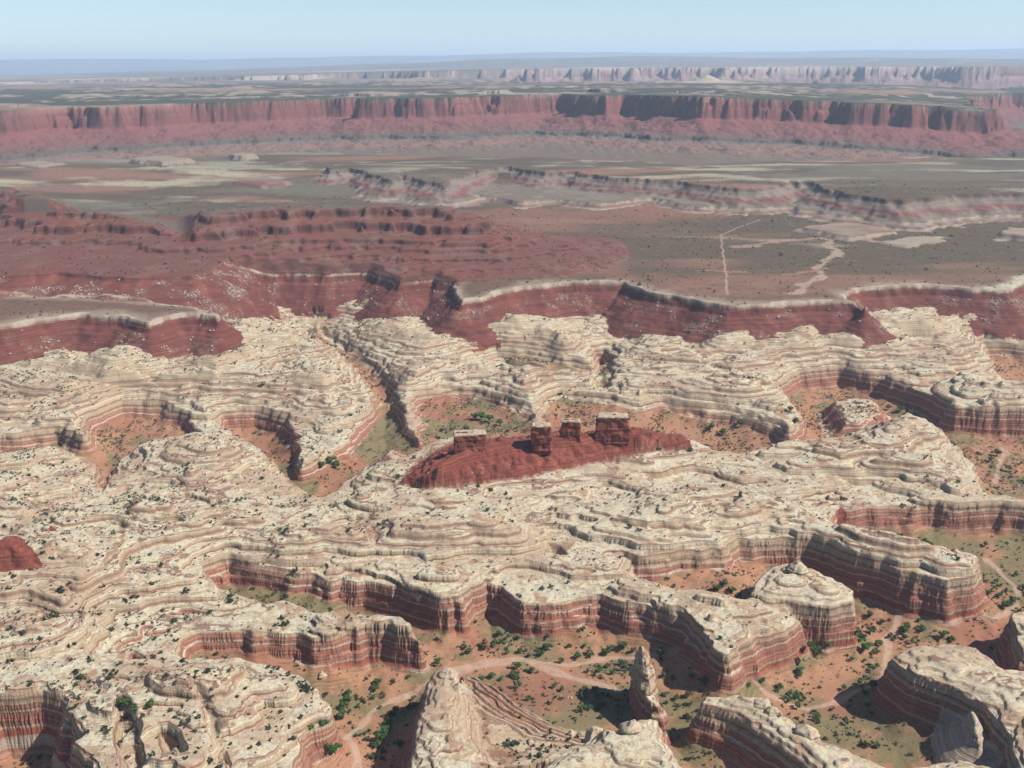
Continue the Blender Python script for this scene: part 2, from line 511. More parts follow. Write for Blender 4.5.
# Orange cliffs and the high plateau
OC = [(-420, 4700), (-150, 4850), (0, 4900), (60, 5080), (120, 5020), (200, 5150), (290, 5240), (350, 5380), (362, 5230), (440, 5120), (500, 5300), (556, 5560), (574, 5480), (582, 5220), (606, 5120), (624, 5190), (660, 5080),
      (690, 4880), (716, 4760), (770, 4800), (830, 4840), (880, 4800), (930, 4840), (962, 4800), (985, 4860), (994, 4950), (990, 5100), (975, 5300), (962, 6800), (1010, 7600), (1200, 7900)]
PO = [at_dist(*p) for p in OC] + [(26000, 14000), (0, 30000), (-26000, 14000)]
FAR = rowcut(3700, 70000)
FF = (slice(FAR[0], FAR[1]), slice(None))
xf_, yf_, df_, azf = X[FF], Y[FF], DD[FF], AZ[FF]
f1 = fbm(xf_, yf_, 330, 3, 150)
f2 = fbm(xf_, yf_, 90, 3, 155)
f3 = fbm(xf_, yf_, 34, 2, 158, .5, True)
frid = fbm(xf_, yf_, 260, 4, 160, .55, True)
do = field(np.array(PO), 70, 420, 37, 3600, 70000)[FF] + f1 * 90 + frid * 55 + f2 * 30 + f3 * 7 * ss(-.3, .4, f1)
ztop = np.interp(azf, [-27, -13.6, 0, 10.6, 20.2, 24.5, 27], [328, 344, 357, 364, 334, 306, 320]).astype(F32)
prof = np.interp(do, [-400, 0, 8, 16, 26, 34, 200, 300, 308, 480, 490, 760, 1000, 1400], [6, 0, -38, -44, -84, -92, -138, -158, -172, -186, -191, -208, -216, -225]).astype(F32)
spur = fbm(xf_, yf_, 120, 4, 163, .6, True) * 15 * ss(30, 120, do) * ss(900, 500, do)
zo = ztop + prof + spur
tower = np.maximum(0, fbm(xf_, yf_, 110, 2, 170)) * 22 * ss(60, 0, np.abs(do + 10)) * ss(20, 22, azf) * ss(27, 25, azf)
zo = zo + tower
Zf = Z[FF]
plainf = np.interp(df_, [3700, 4300, 6000], [112, 140, 145]).astype(F32)
Zf = np.where(df_ > 5750, np.where(do > 0, zo, zo), np.maximum(Zf, zo))
zf_ = zone[FF]
zf_ = np.where((zo >= Zf - .01) & (do > 0) & (do < 900), 6, zf_)
zf_ = np.where(do <= 0, 7, zf_)
zf_ = np.where((df_ > 5750) & (do > 600), 6, zf_)
# a deep canyon behind the plateau on the right and the far mesa beyond it
cut = ss(8900, 9000, df_ + f1 * 500) * ss(-2, 1, azf + f1 * 2) * 160
Zf = Zf - np.where(df_ > 8000, cut, 0)
PM = [at_dist(*p) for p in [(-900, 13600), (0, 13600), (180, 13900), (300, 13100), (350, 13700), (430, 12600), (500, 12900), (600, 12300), (645, 13300), (700, 12500), (760, 12700), (815, 13300), (860, 12600),
                            (910, 13100), (960, 12500), (1024, 12700), (1400, 12500)]] + [(60000, 60000), (-60000, 60000)]
dmz = field(np.array(PM), 700, 1500, 41, 6000, 70000)[FF] + f1 * 300 + frid * 200
mtop = np.interp(azf, [-27, -14, -3, 5, 27], [345, 395, 455, 472, 465]).astype(F32)
zmz = mtop + np.interp(dmz, [-300, 0, 60, 300, 1200], [4, 0, -90, -170, -420]).astype(F32)
mm_ = (zmz > Zf) & (df_ > 9000)
Zf = np.where(mm_, zmz, Zf)
zf_ = np.where(mm_, np.where(dmz > 0, 6, 7), zf_)
# pyramid butte and low knolls on the plateau
kx, ky = at_dist(706, 8300)
kk = np.hypot(xf_ - kx, yf_ - ky)
kz = 352 + 62 * np.clip(1 - kk / 130, 0, 1) + 14 * ss(600, 250, kk + f1 * 200)
pyr = kk < 600
Zf = np.where(pyr, np.maximum(Zf, kz + f2 * 6), Zf)
pal = fbm(xf_ * .45, yf_, 420, 3, 175)
Zf = Zf + np.where((do < -200) & (df_ < 12500), np.maximum(0, pal - .15) * 60, 0)
# rolling distance and mountains
dist_z = np.interp(azf, [-27, -14, 0, 6, 27], [290, 460, 640, 690, 600]).astype(F32) + fbm(xf_, yf_, 4000, 3, 180) * 60
w = ss(19000, 25500, df_)
Zf = Zf * (1 - w) + w * np.maximum(dist_z, 0)
w = ss(40000, 52000, df_ + fbm(xf_, yf_, 9000, 3, 184) * 3000)
mt = np.interp(azf, [-27, -12, 0, 14, 27], [900, 900, 1090, 1080, 1150]).astype(F32) + fbm(xf_, yf_, 7000, 4, 188) * 110
Zf = Zf * (1 - w) + w * mt
zf_ = np.where(df_ > 19000, 7, zf_)
zf_ = np.where(df_ > 40000, 8, zf_)
Z[FF] = Zf
zone[FF] = zf_
print('far', time.time() - T0)

# ------------------------------------------------------------------ colours of the ground (albedo, in patches of the ground itself, plus painted ledge shade and far haze tint)
n = fbm(X, Y, 45, 3, 200)
nb = fbm(X * .5, Y, 260, 3, 205)
nf = fbm(X, Y, 7, 2, 208)
dr = np.full((NR, NC), 5000, F32)
dwash = np.full((NR, NC), 5000, F32)
for L, w in zip(WASH, WASHW):
    dw = field(plan(L, -60.0), 8, 50, 43, 500, 1600, line=True) - w
    dwash = np.minimum(dwash, dw + n * 5 + nf * 1.2)
# canyon floor: orange sand, grey-green scrub, pink wash
m = zone == 1
sand = c(.37, .195, .112)
green = c(.15, .15, .072)
red = c(.30, .125, .08)
fl = np.empty((NR, NC, 3), F32)
fl[...] = sand
gm = (ss(-.06, .26, nb + n * .8 + .2*nf) * .75)[..., None]
fl = fl * (1 - gm) + green * gm
rm = (ss(.05, .35, fbm(X, Y, 120, 3, 212)) * .7)[..., None]
fl = fl * (1 - rm) + red * rm
wm = (ss(1.2, -1.0, dwash) * (.75 + .5 * nf))[..., None]
fl = fl * (1 - wm) + c(.47, .315, .225) * wm
COL[...] = fl
MIX[...] = floor_w
k_ = zone == 25
COL[k_] = c(.50, .42, .32)
MIX[k_] = .7
zone = np.where((zone == 1) & (dwash < 0), 9, zone).astype(np.int8)
del fl, gm, rm, wm
# reddish soil pockets on the slickrock
# red beds
s = MM
zc_ = np.zeros(xm.shape + (3,), F32)
zc_[...] = c(.172, .058, .044)
_b2 = ss(.0, .3, _perlin((Z[MM] / 3.1).astype(F32), xm / 140, 263))[..., None] * .4
zc_ = zc_ * (1 - _b2) + c(.105, .036, .03) * _b2
k = ss(.1, .5, fbm(xm, ym, 40, 2, 215))[..., None]
zc_ = zc_ * (1 - k * .35) + c(.31, .10, .07) * k * .35
scree = ss(-.06, .5, fbm(xm, ym, 62, 4, 220, .62))
scree *= ss(4, 14, d2) * ss(88, 40, d2)
screeL = ss(-.12, .45, fbm(xm, ym, 62, 4, 220, .62)) * scarpL
spk = ss(-.1, .3, fbm(xm, ym, 6, 3, 223, .65))
sc = np.clip(np.maximum(scree, screeL) * (0.15 + .85 * spk), 0, 1)[..., None] * .9
zc_ = zc_ * (1 - sc) + c(.33, .25, .19) * sc
m = zone[MM] == 2
COLm, MIXm = COL[MM], MIX[MM]
COLm[m] = zc_[m]
MIXm[m] = 1
# pale rim
rim = ss(3.2, .8, d2) * ss(-13 - m2[...] * 8, -3, d2) * (0.8 + m2)
# plain
pl = np.zeros(xm.shape + (3,), F32)
pl[...] = c(.112, .082, .052)
p1 = fbm(xm * .35, ym, 330, 4, 230)
p2 = fbm(xm * .3, ym, 190, 3, 236)
k = ss(.05, .4, p1)[..., None]
pl = pl * (1 - k) + c(.245, .135, .09) * k
k = (ss(.02, .38, p2 + m2 * .14 + m1 * .25) * ss(3000, 3500, dm) * .8)[..., None]
pl = pl * (1 - k) + c(.42, .38, .26) * k
k = (ss(.3, .5, -p2) * .8 * ss(3700, 3000, dm))[..., None]
pl = pl * (1 - k) + c(.34, .28, .2) * k
k = (ss(.0, .3, -p1) * ss(3000, 3600, dm) * .6)[..., None]
pl = pl * (1 - k) + c(.175, .155, .11) * k
k = (ss(260, 200, -d2) * np.maximum(ss(2200, 2000, dm) * ss(0.0, .2, m1 + .2) * .7, ss(-12, -14, AZ[MM]) * .9))[..., None]
pl = pl * (1 - k) + c(.17, .095, .066) * k
k = (ss(45, 8, -d2 + m1 * 45) * .6)[..., None]
pl = pl * (1 - k) + c(.36, .29, .21) * k
# the winding sandy wash and red pediment on the plain
for P, wd, colr in [([(840, 222), (828, 236), (838, 250), (816, 268), (820, 278), (790, 292)], 10, (.40, .29, .21)), ([(740, 247), (790, 240), (850, 238), (900, 245)], 12, (.36, .22, .16)),
                    ([(1040, 270), (1010, 284), (970, 292), (900, 292), (850, 294)], 16, (.50, .45, .33)), ([(900, 246), (920, 240), (938, 238)], 13, (.48, .45, .34)), ([(700, 270), (780, 274), (830, 268)], 7, (.32, .17, .11)),
                    ([(1000, 240), (1050, 238)], 22, (.36, .37, .28))]:
    dw = field(plan(P, 78.0), 30, 110, 47, 1800, 3900, line=True)[MM]
    k = ss(wd * 1.5, wd * .5, dw + m2 * 14 + m1 * 12)[..., None] * .85
    pl = pl * (1 - k) + np.array(colr, F32) * k
ped = field(plan([(420, 214), (560, 210), (690, 211), (730, 219), (640, 224), (560, 232), (520, 246), (620, 262), (700, 282), (560, 276), (440, 262)], 78.0), 60, 200, 49, 1800, 3900)[MM]
k = (ss(40, -60, ped + m1 * 80) * .85)[..., None]
pl = pl * (1 - k) + c(.235, .115, .075) * k
drd = field(plan(ROAD, 76.0), 6, 60, 51, 1900, 3300, line=True)[MM]
k = ss(3.6, 1.2, drd)[..., None] * .8
pl = pl * (1 - k) + c(.44, .30, .21) * k
k = (ss(.05, .4, m3 + m2 * .5) * .35)[..., None]
pl = pl * (1 - k) + c(.085, .07, .045) * k
k = (ss(.035, .0, np.abs(m1 + m2 * .25)) * .4)[..., None]
pl = pl * (1 - k) + c(.27, .18, .12) * k
m = zone[MM] == 3
rr = np.clip(rim * (.55 + .9 * ss(-.2, .3, m2)), 0, 1)[..., None] * .85
pl = pl * (1 - rr) + c(.44, .36, .27) * rr
COLm[m] = pl[m]
MIXm[m] = 1
road_m = m & (drd < 2.6)
m = zone[MM] == 2
tmp = COLm * (1 - rr) + c(.44, .35, .26) * rr
COLm[m] = tmp[m]
# hill
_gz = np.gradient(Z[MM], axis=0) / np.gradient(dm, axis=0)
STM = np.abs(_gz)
hc = np.zeros(xm.shape + (3,), F32)
hc[...] = c(.165, .072, .052)
k = ss(-.1, .35, fbm(xm, ym, 150, 3, 240))[..., None] * .6
hc = hc * (1 - k) + c(.19, .062, .045) * k
ledge_shade = ss(.3, .9, STM)[..., None] * .7
hc = hc * (1 - ledge_shade) + c(.10, .042, .035) * ledge_shade  # steep ledges painted darker, deepening their shade by colour
k = (ss(.05, .35, fbm(xm, ym, 70, 3, 243)) * .35 * ss(-.2, .3, spk))[..., None]
hc = hc * (1 - k) + c(.24, .17, .13) * k
k = (ss(0, -18, dh) * .85)[..., None]
hc = hc * (1 - k) + c(.13, .11, .08) * k
m = zone[MM] == 4
COLm[m] = hc[m]
MIXm[m] = 1
# badlands
zb = Z[MM] + m1 * 4
bc = np.zeros(xm.shape + (3,), F32)
bt = [(70, (.20, .155, .11)), (80, (.26, .20, .15)), (86, (.34, .28, .21)), (90, (.20, .10, .08)), (94, (.30, .23, .17)), (98, (.36, .30, .22)), (101, (.18, .14, .10)), (108, (.17, .13, .095)), (112, (.19, .085, .07)), (119, (.21, .09, .075)), (123, (.21, .165, .13)), (133, (.20, .155, .12)), (137, (.13, .065, .06)), (145, (.15, .075, .065)), (149, (.28, .23, .17))]
for j in range(3):
    bc[..., j] = np.interp(zb, [b[0] for b in bt], [b[1][j] for b in bt])
k = (ss(-.05, .3, m2 + m1) * .45)[..., None]
bc = bc * (1 - k) + c(.28, .23, .18) * k
m = zone[MM] == 5
COLm[m] = bc[m]
MIXm[m] = 1
COL[MM], MIX[MM] = COLm, MIXm
tmpz = zone[MM]
tmpz[road_m] = 10
zone[MM] = tmpz
# far cliffs and plateau
fc = np.zeros(xf_.shape + (3,), F32)
ct = [(-5, (.22, .13, .09)), (0, (.32, .16, .125)), (30, (.25, .10, .085)), (36, (.15, .065, .06)), (42, (.25, .10, .085)), (84, (.20, .078, .068)), (92, (.22, .088, .076)), (125, (.20, .085, .074)), (150, (.17, .09, .076)), (160, (.12, .11, .085)), (168, (.10, .09, .075)), (176, (.19, .135, .11)), (190, (.24, .13, .10)), (196, (.17, .13, .10)), (210, (.17, .125, .09)), (300, (.15, .12, .085))]  # cliff reds shifted towards purple, the violet of distant haze painted in
zz = ztop - Zf + f2 * 5
for j in range(3):
    fc[..., j] = np.interp(zz, [b[0] for b in ct], [b[1][j] for b in ct])
k = (ss(-.05, .35, fbm(xf_, yf_, 260, 3, 256)) * .45 * ss(95, 80, zz))[..., None]
fc = fc * (1 - k) + c(.13, .065, .055) * k
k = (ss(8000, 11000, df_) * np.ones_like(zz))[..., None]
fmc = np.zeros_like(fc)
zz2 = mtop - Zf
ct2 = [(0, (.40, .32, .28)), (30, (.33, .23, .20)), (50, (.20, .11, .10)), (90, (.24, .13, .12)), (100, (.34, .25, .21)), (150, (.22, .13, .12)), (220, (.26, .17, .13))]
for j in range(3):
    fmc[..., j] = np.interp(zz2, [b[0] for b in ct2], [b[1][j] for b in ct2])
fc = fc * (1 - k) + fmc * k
m = zone[FF] == 6
COLf, MIXf = COL[FF], MIX[FF]
COLf[m] = fc[m]
MIXf[m] = 1
tp = np.zeros_like(fc)
tp[...] = c(.07, .075, .052)
k = (ss(.06, .4, pal + f2 * .6 + f1 * .2) * .75)[..., None]
tp = tp * (1 - k) + c(.38, .30, .24) * k
k = (ss(.1, .35, fbm(xf_ * .4, yf_, 900, 3, 250)) * .85)[..., None]
tp = tp * (1 - k) + c(.27, .17, .12) * k
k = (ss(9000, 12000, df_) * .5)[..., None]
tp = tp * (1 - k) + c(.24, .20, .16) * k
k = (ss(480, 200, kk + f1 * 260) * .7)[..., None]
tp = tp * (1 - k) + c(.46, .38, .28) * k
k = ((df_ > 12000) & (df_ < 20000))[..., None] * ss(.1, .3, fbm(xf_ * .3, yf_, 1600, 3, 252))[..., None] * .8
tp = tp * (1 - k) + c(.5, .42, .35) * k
m = (zone[FF] == 7) | (zone[FF] == 8)
COLf[m] = tp[m]
MIXf[m] = 1
COL[FF], MIX[FF] = COLf, MIXf
# the red ridge below the four towers, and small red remnants
RR = [(396, 481), (430, 486), (480, 482), (520, 477), (560, 470), (600, 461), (650, 450), (696, 441), (682, 434), (630, 428), (560, 432), (500, 436), (455, 440), (432, 452), (410, 468)]
RIDGE = [(434, 470), (470, 452), (540, 442), (600, 436), (664, 435)]
x, y = X[N], Y[N]
dfoot = field(plan(RR, 6.0), 6, 60, 53, 900, 1700)[N] + n_small * 2.5
cp = plan(RIDGE, 28.0)
dcrest = field(cp, 4, 60, 54, 900, 1700, line=True)[N]
gully = fbm(x, y, 21, 3, 260, .5, True)
tt = np.clip(-dfoot / np.maximum(-dfoot + dcrest, 1), 0, 1)
rz = 5 + tt * 29 + gully * 7 * ss(0, .2, tt) * ss(1, .5, tt) + n_small * 1.5
rz = strata(rz, 0, .55)
m = (dfoot < 0) & (tt > 0.02)
Zn = Z[N]
_w = ss(75, 0, dfoot) * .85 * ss(-12, 0, Zn)
Zn = Zn * (1 - _w) + _w * (3 + (Zn - 3) * .15)
bl = ss(0, -6, dfoot)
Zn = np.where(m, np.maximum(Zn, Zn * (1 - bl) + rz * bl), Zn)
Z[N] = Zn
zn = zone[N]
zn[m] = 11
redn = np.zeros(x.shape + (3,), F32)
redn[...] = c(.20, .056, .038)
k = ss(-.2, .5, n_small)[..., None] * .35
redn = redn * (1 - k) + c(.33, .10, .065) * k
COLn, MIXn = COL[N], MIX[N]
_sp = ss(.1, .45, n_fine + n_small * .3)[..., None] * .25
redn = redn * (1 - _sp) + c(.30, .15, .105) * _sp
_bd = ss(.0, .25, _perlin((Z[N] / 2.6).astype(F32), x / 90, 262))[..., None] * .35
redn = redn * (1 - _bd) + c(.12, .035, .027) * _bd
m_ = dfoot < 7
COLn[m_] = redn[m_]
MIXn[m_] = ss(5, -5, dfoot + n_fine * 5 + n_small * 3)[m_]
for P, h in [([(-60, 556), (0, 556), (24, 550), (34, 560), (42, 574), (0, 577), (-60, 580)], 13), ([(50, 526), (58, 526), (54, 534), (50, 534)], 5), ([(835, 490), (842, 486), (850, 492), (843, 496)], 4)]:
    kd = field(plan(P, 10.0), 8, 40, 55, 800, 1500)[N] + n_small * 2
    k = kd < 0
    Zn = Z[N]
    Zn = np.where(k, Zn + h * ss(0, -20, kd) + gully, Zn)
    Z[N] = Zn
    COLn[k] = redn[k]
    MIXn[k] = 1
    zn[k] = 11
COL[N], MIX[N] = COLn, MIXn
zone[N] = zn
print('colours', time.time() - T0)

# ------------------------------------------------------------------ ledges: push steep rock in and out, layer by layer
def grad(Zz):
    dr = np.gradient(Zz, axis=0) / np.gradient(DD, axis=0)
    dt = np.gradient(Zz, axis=1) / (np.gradient(az)[None, :] * DD)
    s, c_ = np.sin(az)[None, :], np.cos(az)[None, :]
    return dr * s + dt * c_, dr * c_ - dt * s


def smooth3(A):
    B = A.copy()
    B[1:-1] = (A[:-2] + 2 * A[1:-1] + A[2:]) / 4
    C_ = B.copy()
    C_[:, 1:-1] = (B[:, :-2] + 2 * B[:, 1:-1] + B[:, 2:]) / 4
    return C_


for d0_, d1_, kk_ in ((400, 500, .75), (800, 1250, .6), (1200, 1700, .9), (1800, 2600, .5)):
    w = ss(d0_, d1_, DD) * kk_ * ss(3800, 3200, DD)
    Z = (Z * (1 - w) + smooth3(Z) * w).astype(F32)
gx, gy = grad(Z)
gm_ = np.sqrt(gx * gx + gy * gy) + 1e-6
STEEP = gm_
lay = _perlin(Z / 2.3 + 0 * Z, Z * 0 + X / 260, 300) + .5 * _perlin(Z / .9, X / 160, 303)
amp = np.clip((gm_ - .7) / 1.5, 0, 1) * np.interp(DD, [500, 2300, 2600], [1.7, 2.2, 0]).astype(F32)
off = lay * amp + fbm(X, Y, 9.0, 2, 306) * amp * .45
PX = X - gx / gm_ * off
PY = Y - gy / gm_ * off
print('ledges', time.time() - T0)

# visibility from the camera, by a running horizon along each column
elev = (Z - CZ) / DD
run = np.maximum.accumulate(elev, axis=0)
VIS = elev >= run - 0.0015
cosr = (Y * math.cos(PITCH) - (Z - CZ) * math.sin(PITCH))
scx = 512 + FOC * X / cosr
scy = 384 - FOC * (Y * math.sin(PITCH) + (Z - CZ) * math.cos(PITCH)) / cosr
INFR = (scx > -4) & (scx < 1028) & (scy > -4) & (scy < 772)

# ------------------------------------------------------------------ materials
ALB = .76


def nodes(name):
    m = bpy.data.materials.new(name)
    m.use_nodes = True
    nt = m.node_tree
    for nn in list(nt.nodes):
        nt.nodes.remove(nn)
    out = nt.nodes.new('ShaderNodeOutputMaterial')
    b = nt.nodes.new('ShaderNodeBsdfPrincipled')
    b.inputs['Roughness'].default_value = .95
    b.inputs['Specular IOR Level'].default_value = .12
    nt.links.new(b.outputs[0], out.inputs[0])
    return m, nt, b


class G:
    def __init__(s, nt):
        s.nt = nt

    def n(s, t, **kw):
        nd = s.nt.nodes.new(t)
        for k, v in kw.items():
            setattr(nd, k, v)
        return nd

    def lk(s, a, b):
        s.nt.links.new(a, b)

    def math(s, op, a, b=None, cc=None, clamp=False):
        nd = s.n('ShaderNodeMath', operation=op, use_clamp=clamp)
        for i, v in enumerate((a, b, cc)):
            if v is None:
                continue
            if isinstance(v, (int, float)):
                nd.inputs[i].default_value = v
            else:
                s.lk(v, nd.inputs[i])
        return nd.outputs[0]

    def mix(s, f, a, b, mode='MIX'):
        nd = s.n('ShaderNodeMix', data_type='RGBA', blend_type=mode)
        nd.clamp_factor = True
        for k, v in ((0, f), (6, a), (7, b)):
            if isinstance(v, (int, float)):
                nd.inputs[k].default_value = v
            elif isinstance(v, tuple):
                nd.inputs[k].default_value = v + (1,)
            else:
                s.lk(v, nd.inputs[k])
        return nd.outputs[2]

    def ramp(s, f, stops, interp='LINEAR'):
        nd = s.n('ShaderNodeValToRGB')
        cr = nd.color_ramp
        cr.interpolation = interp
        while len(cr.elements) < len(stops):
            cr.elements.new(.5)
        for e, (p, col) in zip(cr.elements, stops):
            e.position = p
            e.color = tuple(col) + (1,) if isinstance(col, (tuple, list)) else (col, col, col, 1)
        s.lk(f, nd.inputs[0])
        return nd.outputs[0]

    def noise(s, vec, scale, detail=2, rough=.5, dims='3D', w=None):
        nd = s.n('ShaderNodeTexNoise', noise_dimensions=dims)
        nd.inputs['Scale'].default_value = scale
        nd.inputs['Detail'].default_value = detail
        nd.inputs['Roughness'].default_value = rough
        if vec is not None:
            s.lk(vec, nd.inputs['Vector'])
        if w is not None:
            s.lk(w, nd.inputs['W'])
        return nd.outputs['Fac']

    def mr(s, v, a, b, c_=0., d=1., smooth=True):
        nd = s.n('ShaderNodeMapRange', interpolation_type='SMOOTHSTEP' if smooth else 'LINEAR')
        nd.inputs[1].default_value, nd.inputs[2].default_value = a, b
        nd.inputs[3].default_value, nd.inputs[4].default_value = c_, d
        s.lk(v, nd.inputs[0])
        return nd.outputs[0]

    def scale(s, vec, v):
        nd = s.n('ShaderNodeVectorMath', operation='MULTIPLY')
        s.lk(vec, nd.inputs[0])
        nd.inputs[1].default_value = v
        return nd.outputs[0]


def rock_material(name, use_attr=True):
    """banded sandstone: cream tops, thin brown ledges, red and cream bands down the cliffs"""
    m, nt, b = nodes(name)
    g = G(nt)
    geo = g.n('ShaderNodeNewGeometry')
    pos = geo.outputs['Position']
    sep = g.n('ShaderNodeSeparateXYZ')
    g.lk(pos, sep.inputs[0])
    nsep = g.n('ShaderNodeSeparateXYZ')
    g.lk(geo.outputs['Normal'], nsep.inputs[0])
    z = sep.outputs[2]
    wob = g.noise(pos, .012, 3)
    wob2 = g.noise(pos, .15, 2)
    zs = g.math('ADD', z, g.math('ADD', g.math('MULTIPLY', g.math('SUBTRACT', wob, .5), 10), g.math('MULTIPLY', g.math('SUBTRACT', wob2, .5), 1.6)))
    u = g.mr(zs, -75, 35, 0, 1, False)
    W = (.54, .47, .325)
    C2 = (.47, .38, .245)
    TN = (.37, .265, .175)
    R = (.30, .088, .058)
    R2 = (.33, .15, .105)
    BR = (.21, .10, .07)

    def at_(zv):
        return (zv + 75) / 110
    # the beds of the cliffs from the canyon floor up
    stops = [(0, R2), (at_(-60), R2), (at_(-57), (.48, .40, .31)), (at_(-50), (.50, .42, .32)), (at_(-48), R), (at_(-42), R), (at_(-40.5), C2), (at_(-39), R2), (at_(-35), R), (at_(-33.5), TN), (at_(-32), R),
             (at_(-27), R2), (at_(-25.5), W), (at_(-24), R), (at_(-20), R2), (at_(-18), C2), (at_(-16), TN), (at_(-14.5), BR), (at_(-12.5), C2), (at_(-8), TN), (at_(-6.5), BR), (at_(-4.5), C2), (at_(-1), W), (at_(1), TN), (at_(2), BR),
             (at_(4), C2), (at_(8), (.24, .135, .09)), (at_(11), C2), (at_(16), (.24, .14, .095)), (at_(18), C2), (1, C2)]
    beds = g.ramp(u, stops[:31])
    fine = g.noise(None, 1.35, 3, .7, '1D', w=zs)
    beds = g.mix(g.mr(fine, .38, .50), g.mix(.72, beds, BR, 'MIX'), beds)
    fine2 = g.noise(None, .42, 2, .6, '1D', w=g.math('ADD', zs, 40))
    beds = g.mix(g.mr(fine2, .50, .66, 0, .6), beds, TN)
    # stains running down the walls
    st = g.noise(g.scale(pos, (.13, .13, .012)), 1.0, 4, .65)
    stf = g.math('MULTIPLY', g.mr(st, .52, .74, 0, .6), g.mr(z, -9, -14))
    beds = g.mix(stf, beds, (.16, .085, .065))
    # tops
    tn = g.noise(pos, .035, 5, .62)
    top = g.ramp(tn, [(0, (.36, .25, .165)), (.36, (.48, .39, .25)), (.46, (.60, .52, .355)), (.55, (.57, .505, .365)), (.66, (.45, .385, .27)), (1, (.33, .24, .17))])
    tsm = g.noise(pos, .22, 4, .65)
    top = g.mix(g.mr(tsm, .38, .52, .5, 0), top, (.25, .18, .12))
    pink = g.noise(pos, .0095, 3, .5)
    top = g.mix(g.mr(pink, .50, .64, 0, .55), top, (.40, .255, .165))
    pock = g.noise(pos, .028, 3, .55)
    top = g.mix(g.mr(pock, .58, .66, 0, .75), top, (.36, .19, .115))
    bt1 = g.noise(None, .62, 3, .75, '1D', w=zs)
    top = g.mix(g.mr(bt1, .52, .62, 0, .6), top, (.36, .225, .145))
    bt2 = g.noise(None, .9, 2, .7, '1D', w=g.math('ADD', zs, 77))
    top = g.mix(g.mr(bt2, .585, .665, 0, .75), top, (.19, .095, .065))  # brown bed lines painted darker, so colour adds shade of ledges and crevices
    slope = g.math('SUBTRACT', 1.0, nsep.outputs[2])
    edge = g.math('ADD', slope, g.math('MULTIPLY', g.math('SUBTRACT', tsm, .5), .12))
    rock = g.mix(g.mr(edge, .04, .17), top, beds)
    col = rock
    if use_attr:
        at_n = g.n('ShaderNodeAttribute', attribute_name='soil')
        zc = at_n.outputs['Color']
        # ledges within the soil colours: darker, layered where it is steep
        lay_ = g.noise(None, .55, 3, .6, '1D', w=zs)
        layc = g.mr(lay_, .42, .6, .72, 1.12)
        k = g.mr(slope, .03, .3)
        fac = g.math('ADD', g.math('MULTIPLY', k, g.math('SUBTRACT', layc, 1)), 1)
        comb = g.n('ShaderNodeCombineColor')
        for i in range(3):
            g.lk(fac, comb.inputs[i])
        zc = g.mix(1.0, zc, comb.outputs[0], 'MULTIPLY')
        col = g.mix(at_n.outputs['Alpha'], rock, zc)
    spk = g.noise(pos, .7, 3, .7)
    sp = g.mr(spk, .3, .7, .78, 1.18, False)
    comb = g.n('ShaderNodeCombineColor')
    for i in range(3):
        g.lk(sp, comb.inputs[i])
    col = g.mix(1.0, col, comb.outputs[0], 'MULTIPLY')
    dk = g.n('ShaderNodeMix', data_type='RGBA', blend_type='MULTIPLY')
    dk.inputs[0].default_value = 1
    dk.inputs[7].default_value = (ALB, ALB, ALB, 1)
    g.lk(col, dk.inputs[6])
    g.lk(dk.outputs[2], b.inputs['Base Color'])
    bump = g.n('ShaderNodeBump')
    bump.inputs['Strength'].default_value = .55
    bump.inputs['Distance'].default_value = 1.0
    bn_ = g.math('ADD', g.noise(pos, .5, 4, .65), g.math('MULTIPLY', g.noise(None, 1.0, 2, .6, '1D', w=zs), .8))
    g.lk(bn_, bump.inputs['Height'])
    g.lk(bump.outputs[0], b.inputs['Normal'])
    return m


ROCK = rock_material('banded_sandstone', True)


def simple(name, ca, cb, sc, rough=.95, layers=0.):
    m, nt, b = nodes(name)
    g = G(nt)
    geo = g.n('ShaderNodeNewGeometry')
    pos = geo.outputs['Position']
    nz = g.noise(pos, sc, 3, .6)
    col = g.mix(g.mr(nz, .35, .65), ca, cb)
    if layers:
        sep = g.n('ShaderNodeSeparateXYZ')
        g.lk(pos, sep.inputs[0])
        l1 = g.noise(None, layers, 3, .65, '1D', w=sep.outputs[2])
        col = g.mix(g.mr(l1, .42, .6, .6, 0), col, tuple(v * .5 for v in ca))
        st = g.noise(g.scale(pos, (.5, .5, .03)), 1.0, 3, .6)
        col = g.mix(g.mr(st, .5, .7, 0, .4), col, tuple(v * .5 for v in ca))
    dk = g.n('ShaderNodeMix', data_type='RGBA', blend_type='MULTIPLY')
    dk.inputs[0].default_value = 1
    dk.inputs[7].default_value = (ALB, ALB, ALB, 1)
    g.lk(col, dk.inputs[6])
    g.lk(dk.outputs[2], b.inputs['Base Color'])
    b.inputs['Roughness'].default_value = rough
    bump = g.n('ShaderNodeBump')
    bump.inputs['Strength'].default_value = .5
    bump.inputs['Distance'].default_value = .6
    g.lk(g.noise(pos, sc * 3, 4, .65), bump.inputs['Height'])
    g.lk(bump.outputs[0], b.inputs['Normal'])
    return m


M_RED = simple('red_sandstone', (.21, .060, .042), (.26, .09, .062), .12, layers=.5)
M_CAP = simple('white_caprock', (.52, .43, .30), (.36, .265, .18), .35)
M_BOULDER = simple('pale_boulder', (.44, .36, .28), (.34, .25, .19), .25)
M_JUN = simple('juniper_foliage', (.030, .045, .024), (.055, .075, .036), .9)
M_BRUSH = simple('scrub_foliage', (.075, .085, .048), (.05, .07, .035), .6)
M_COTT = simple('cottonwood_foliage', (.075, .14, .04), (.045, .09, .03), .5)
M_BARK = simple('bark', (.12, .085, .06), (.08, .055, .04), 2.)
print('materials', time.time() - T0)

COLL = bpy.context.scene.collection


def tag(o, label=None, cat=None, group=None, kind=None):
    for k, v in (('label', label), ('category', cat), ('group', group), ('kind', kind)):
        if v:
            o[k] = v
    return o


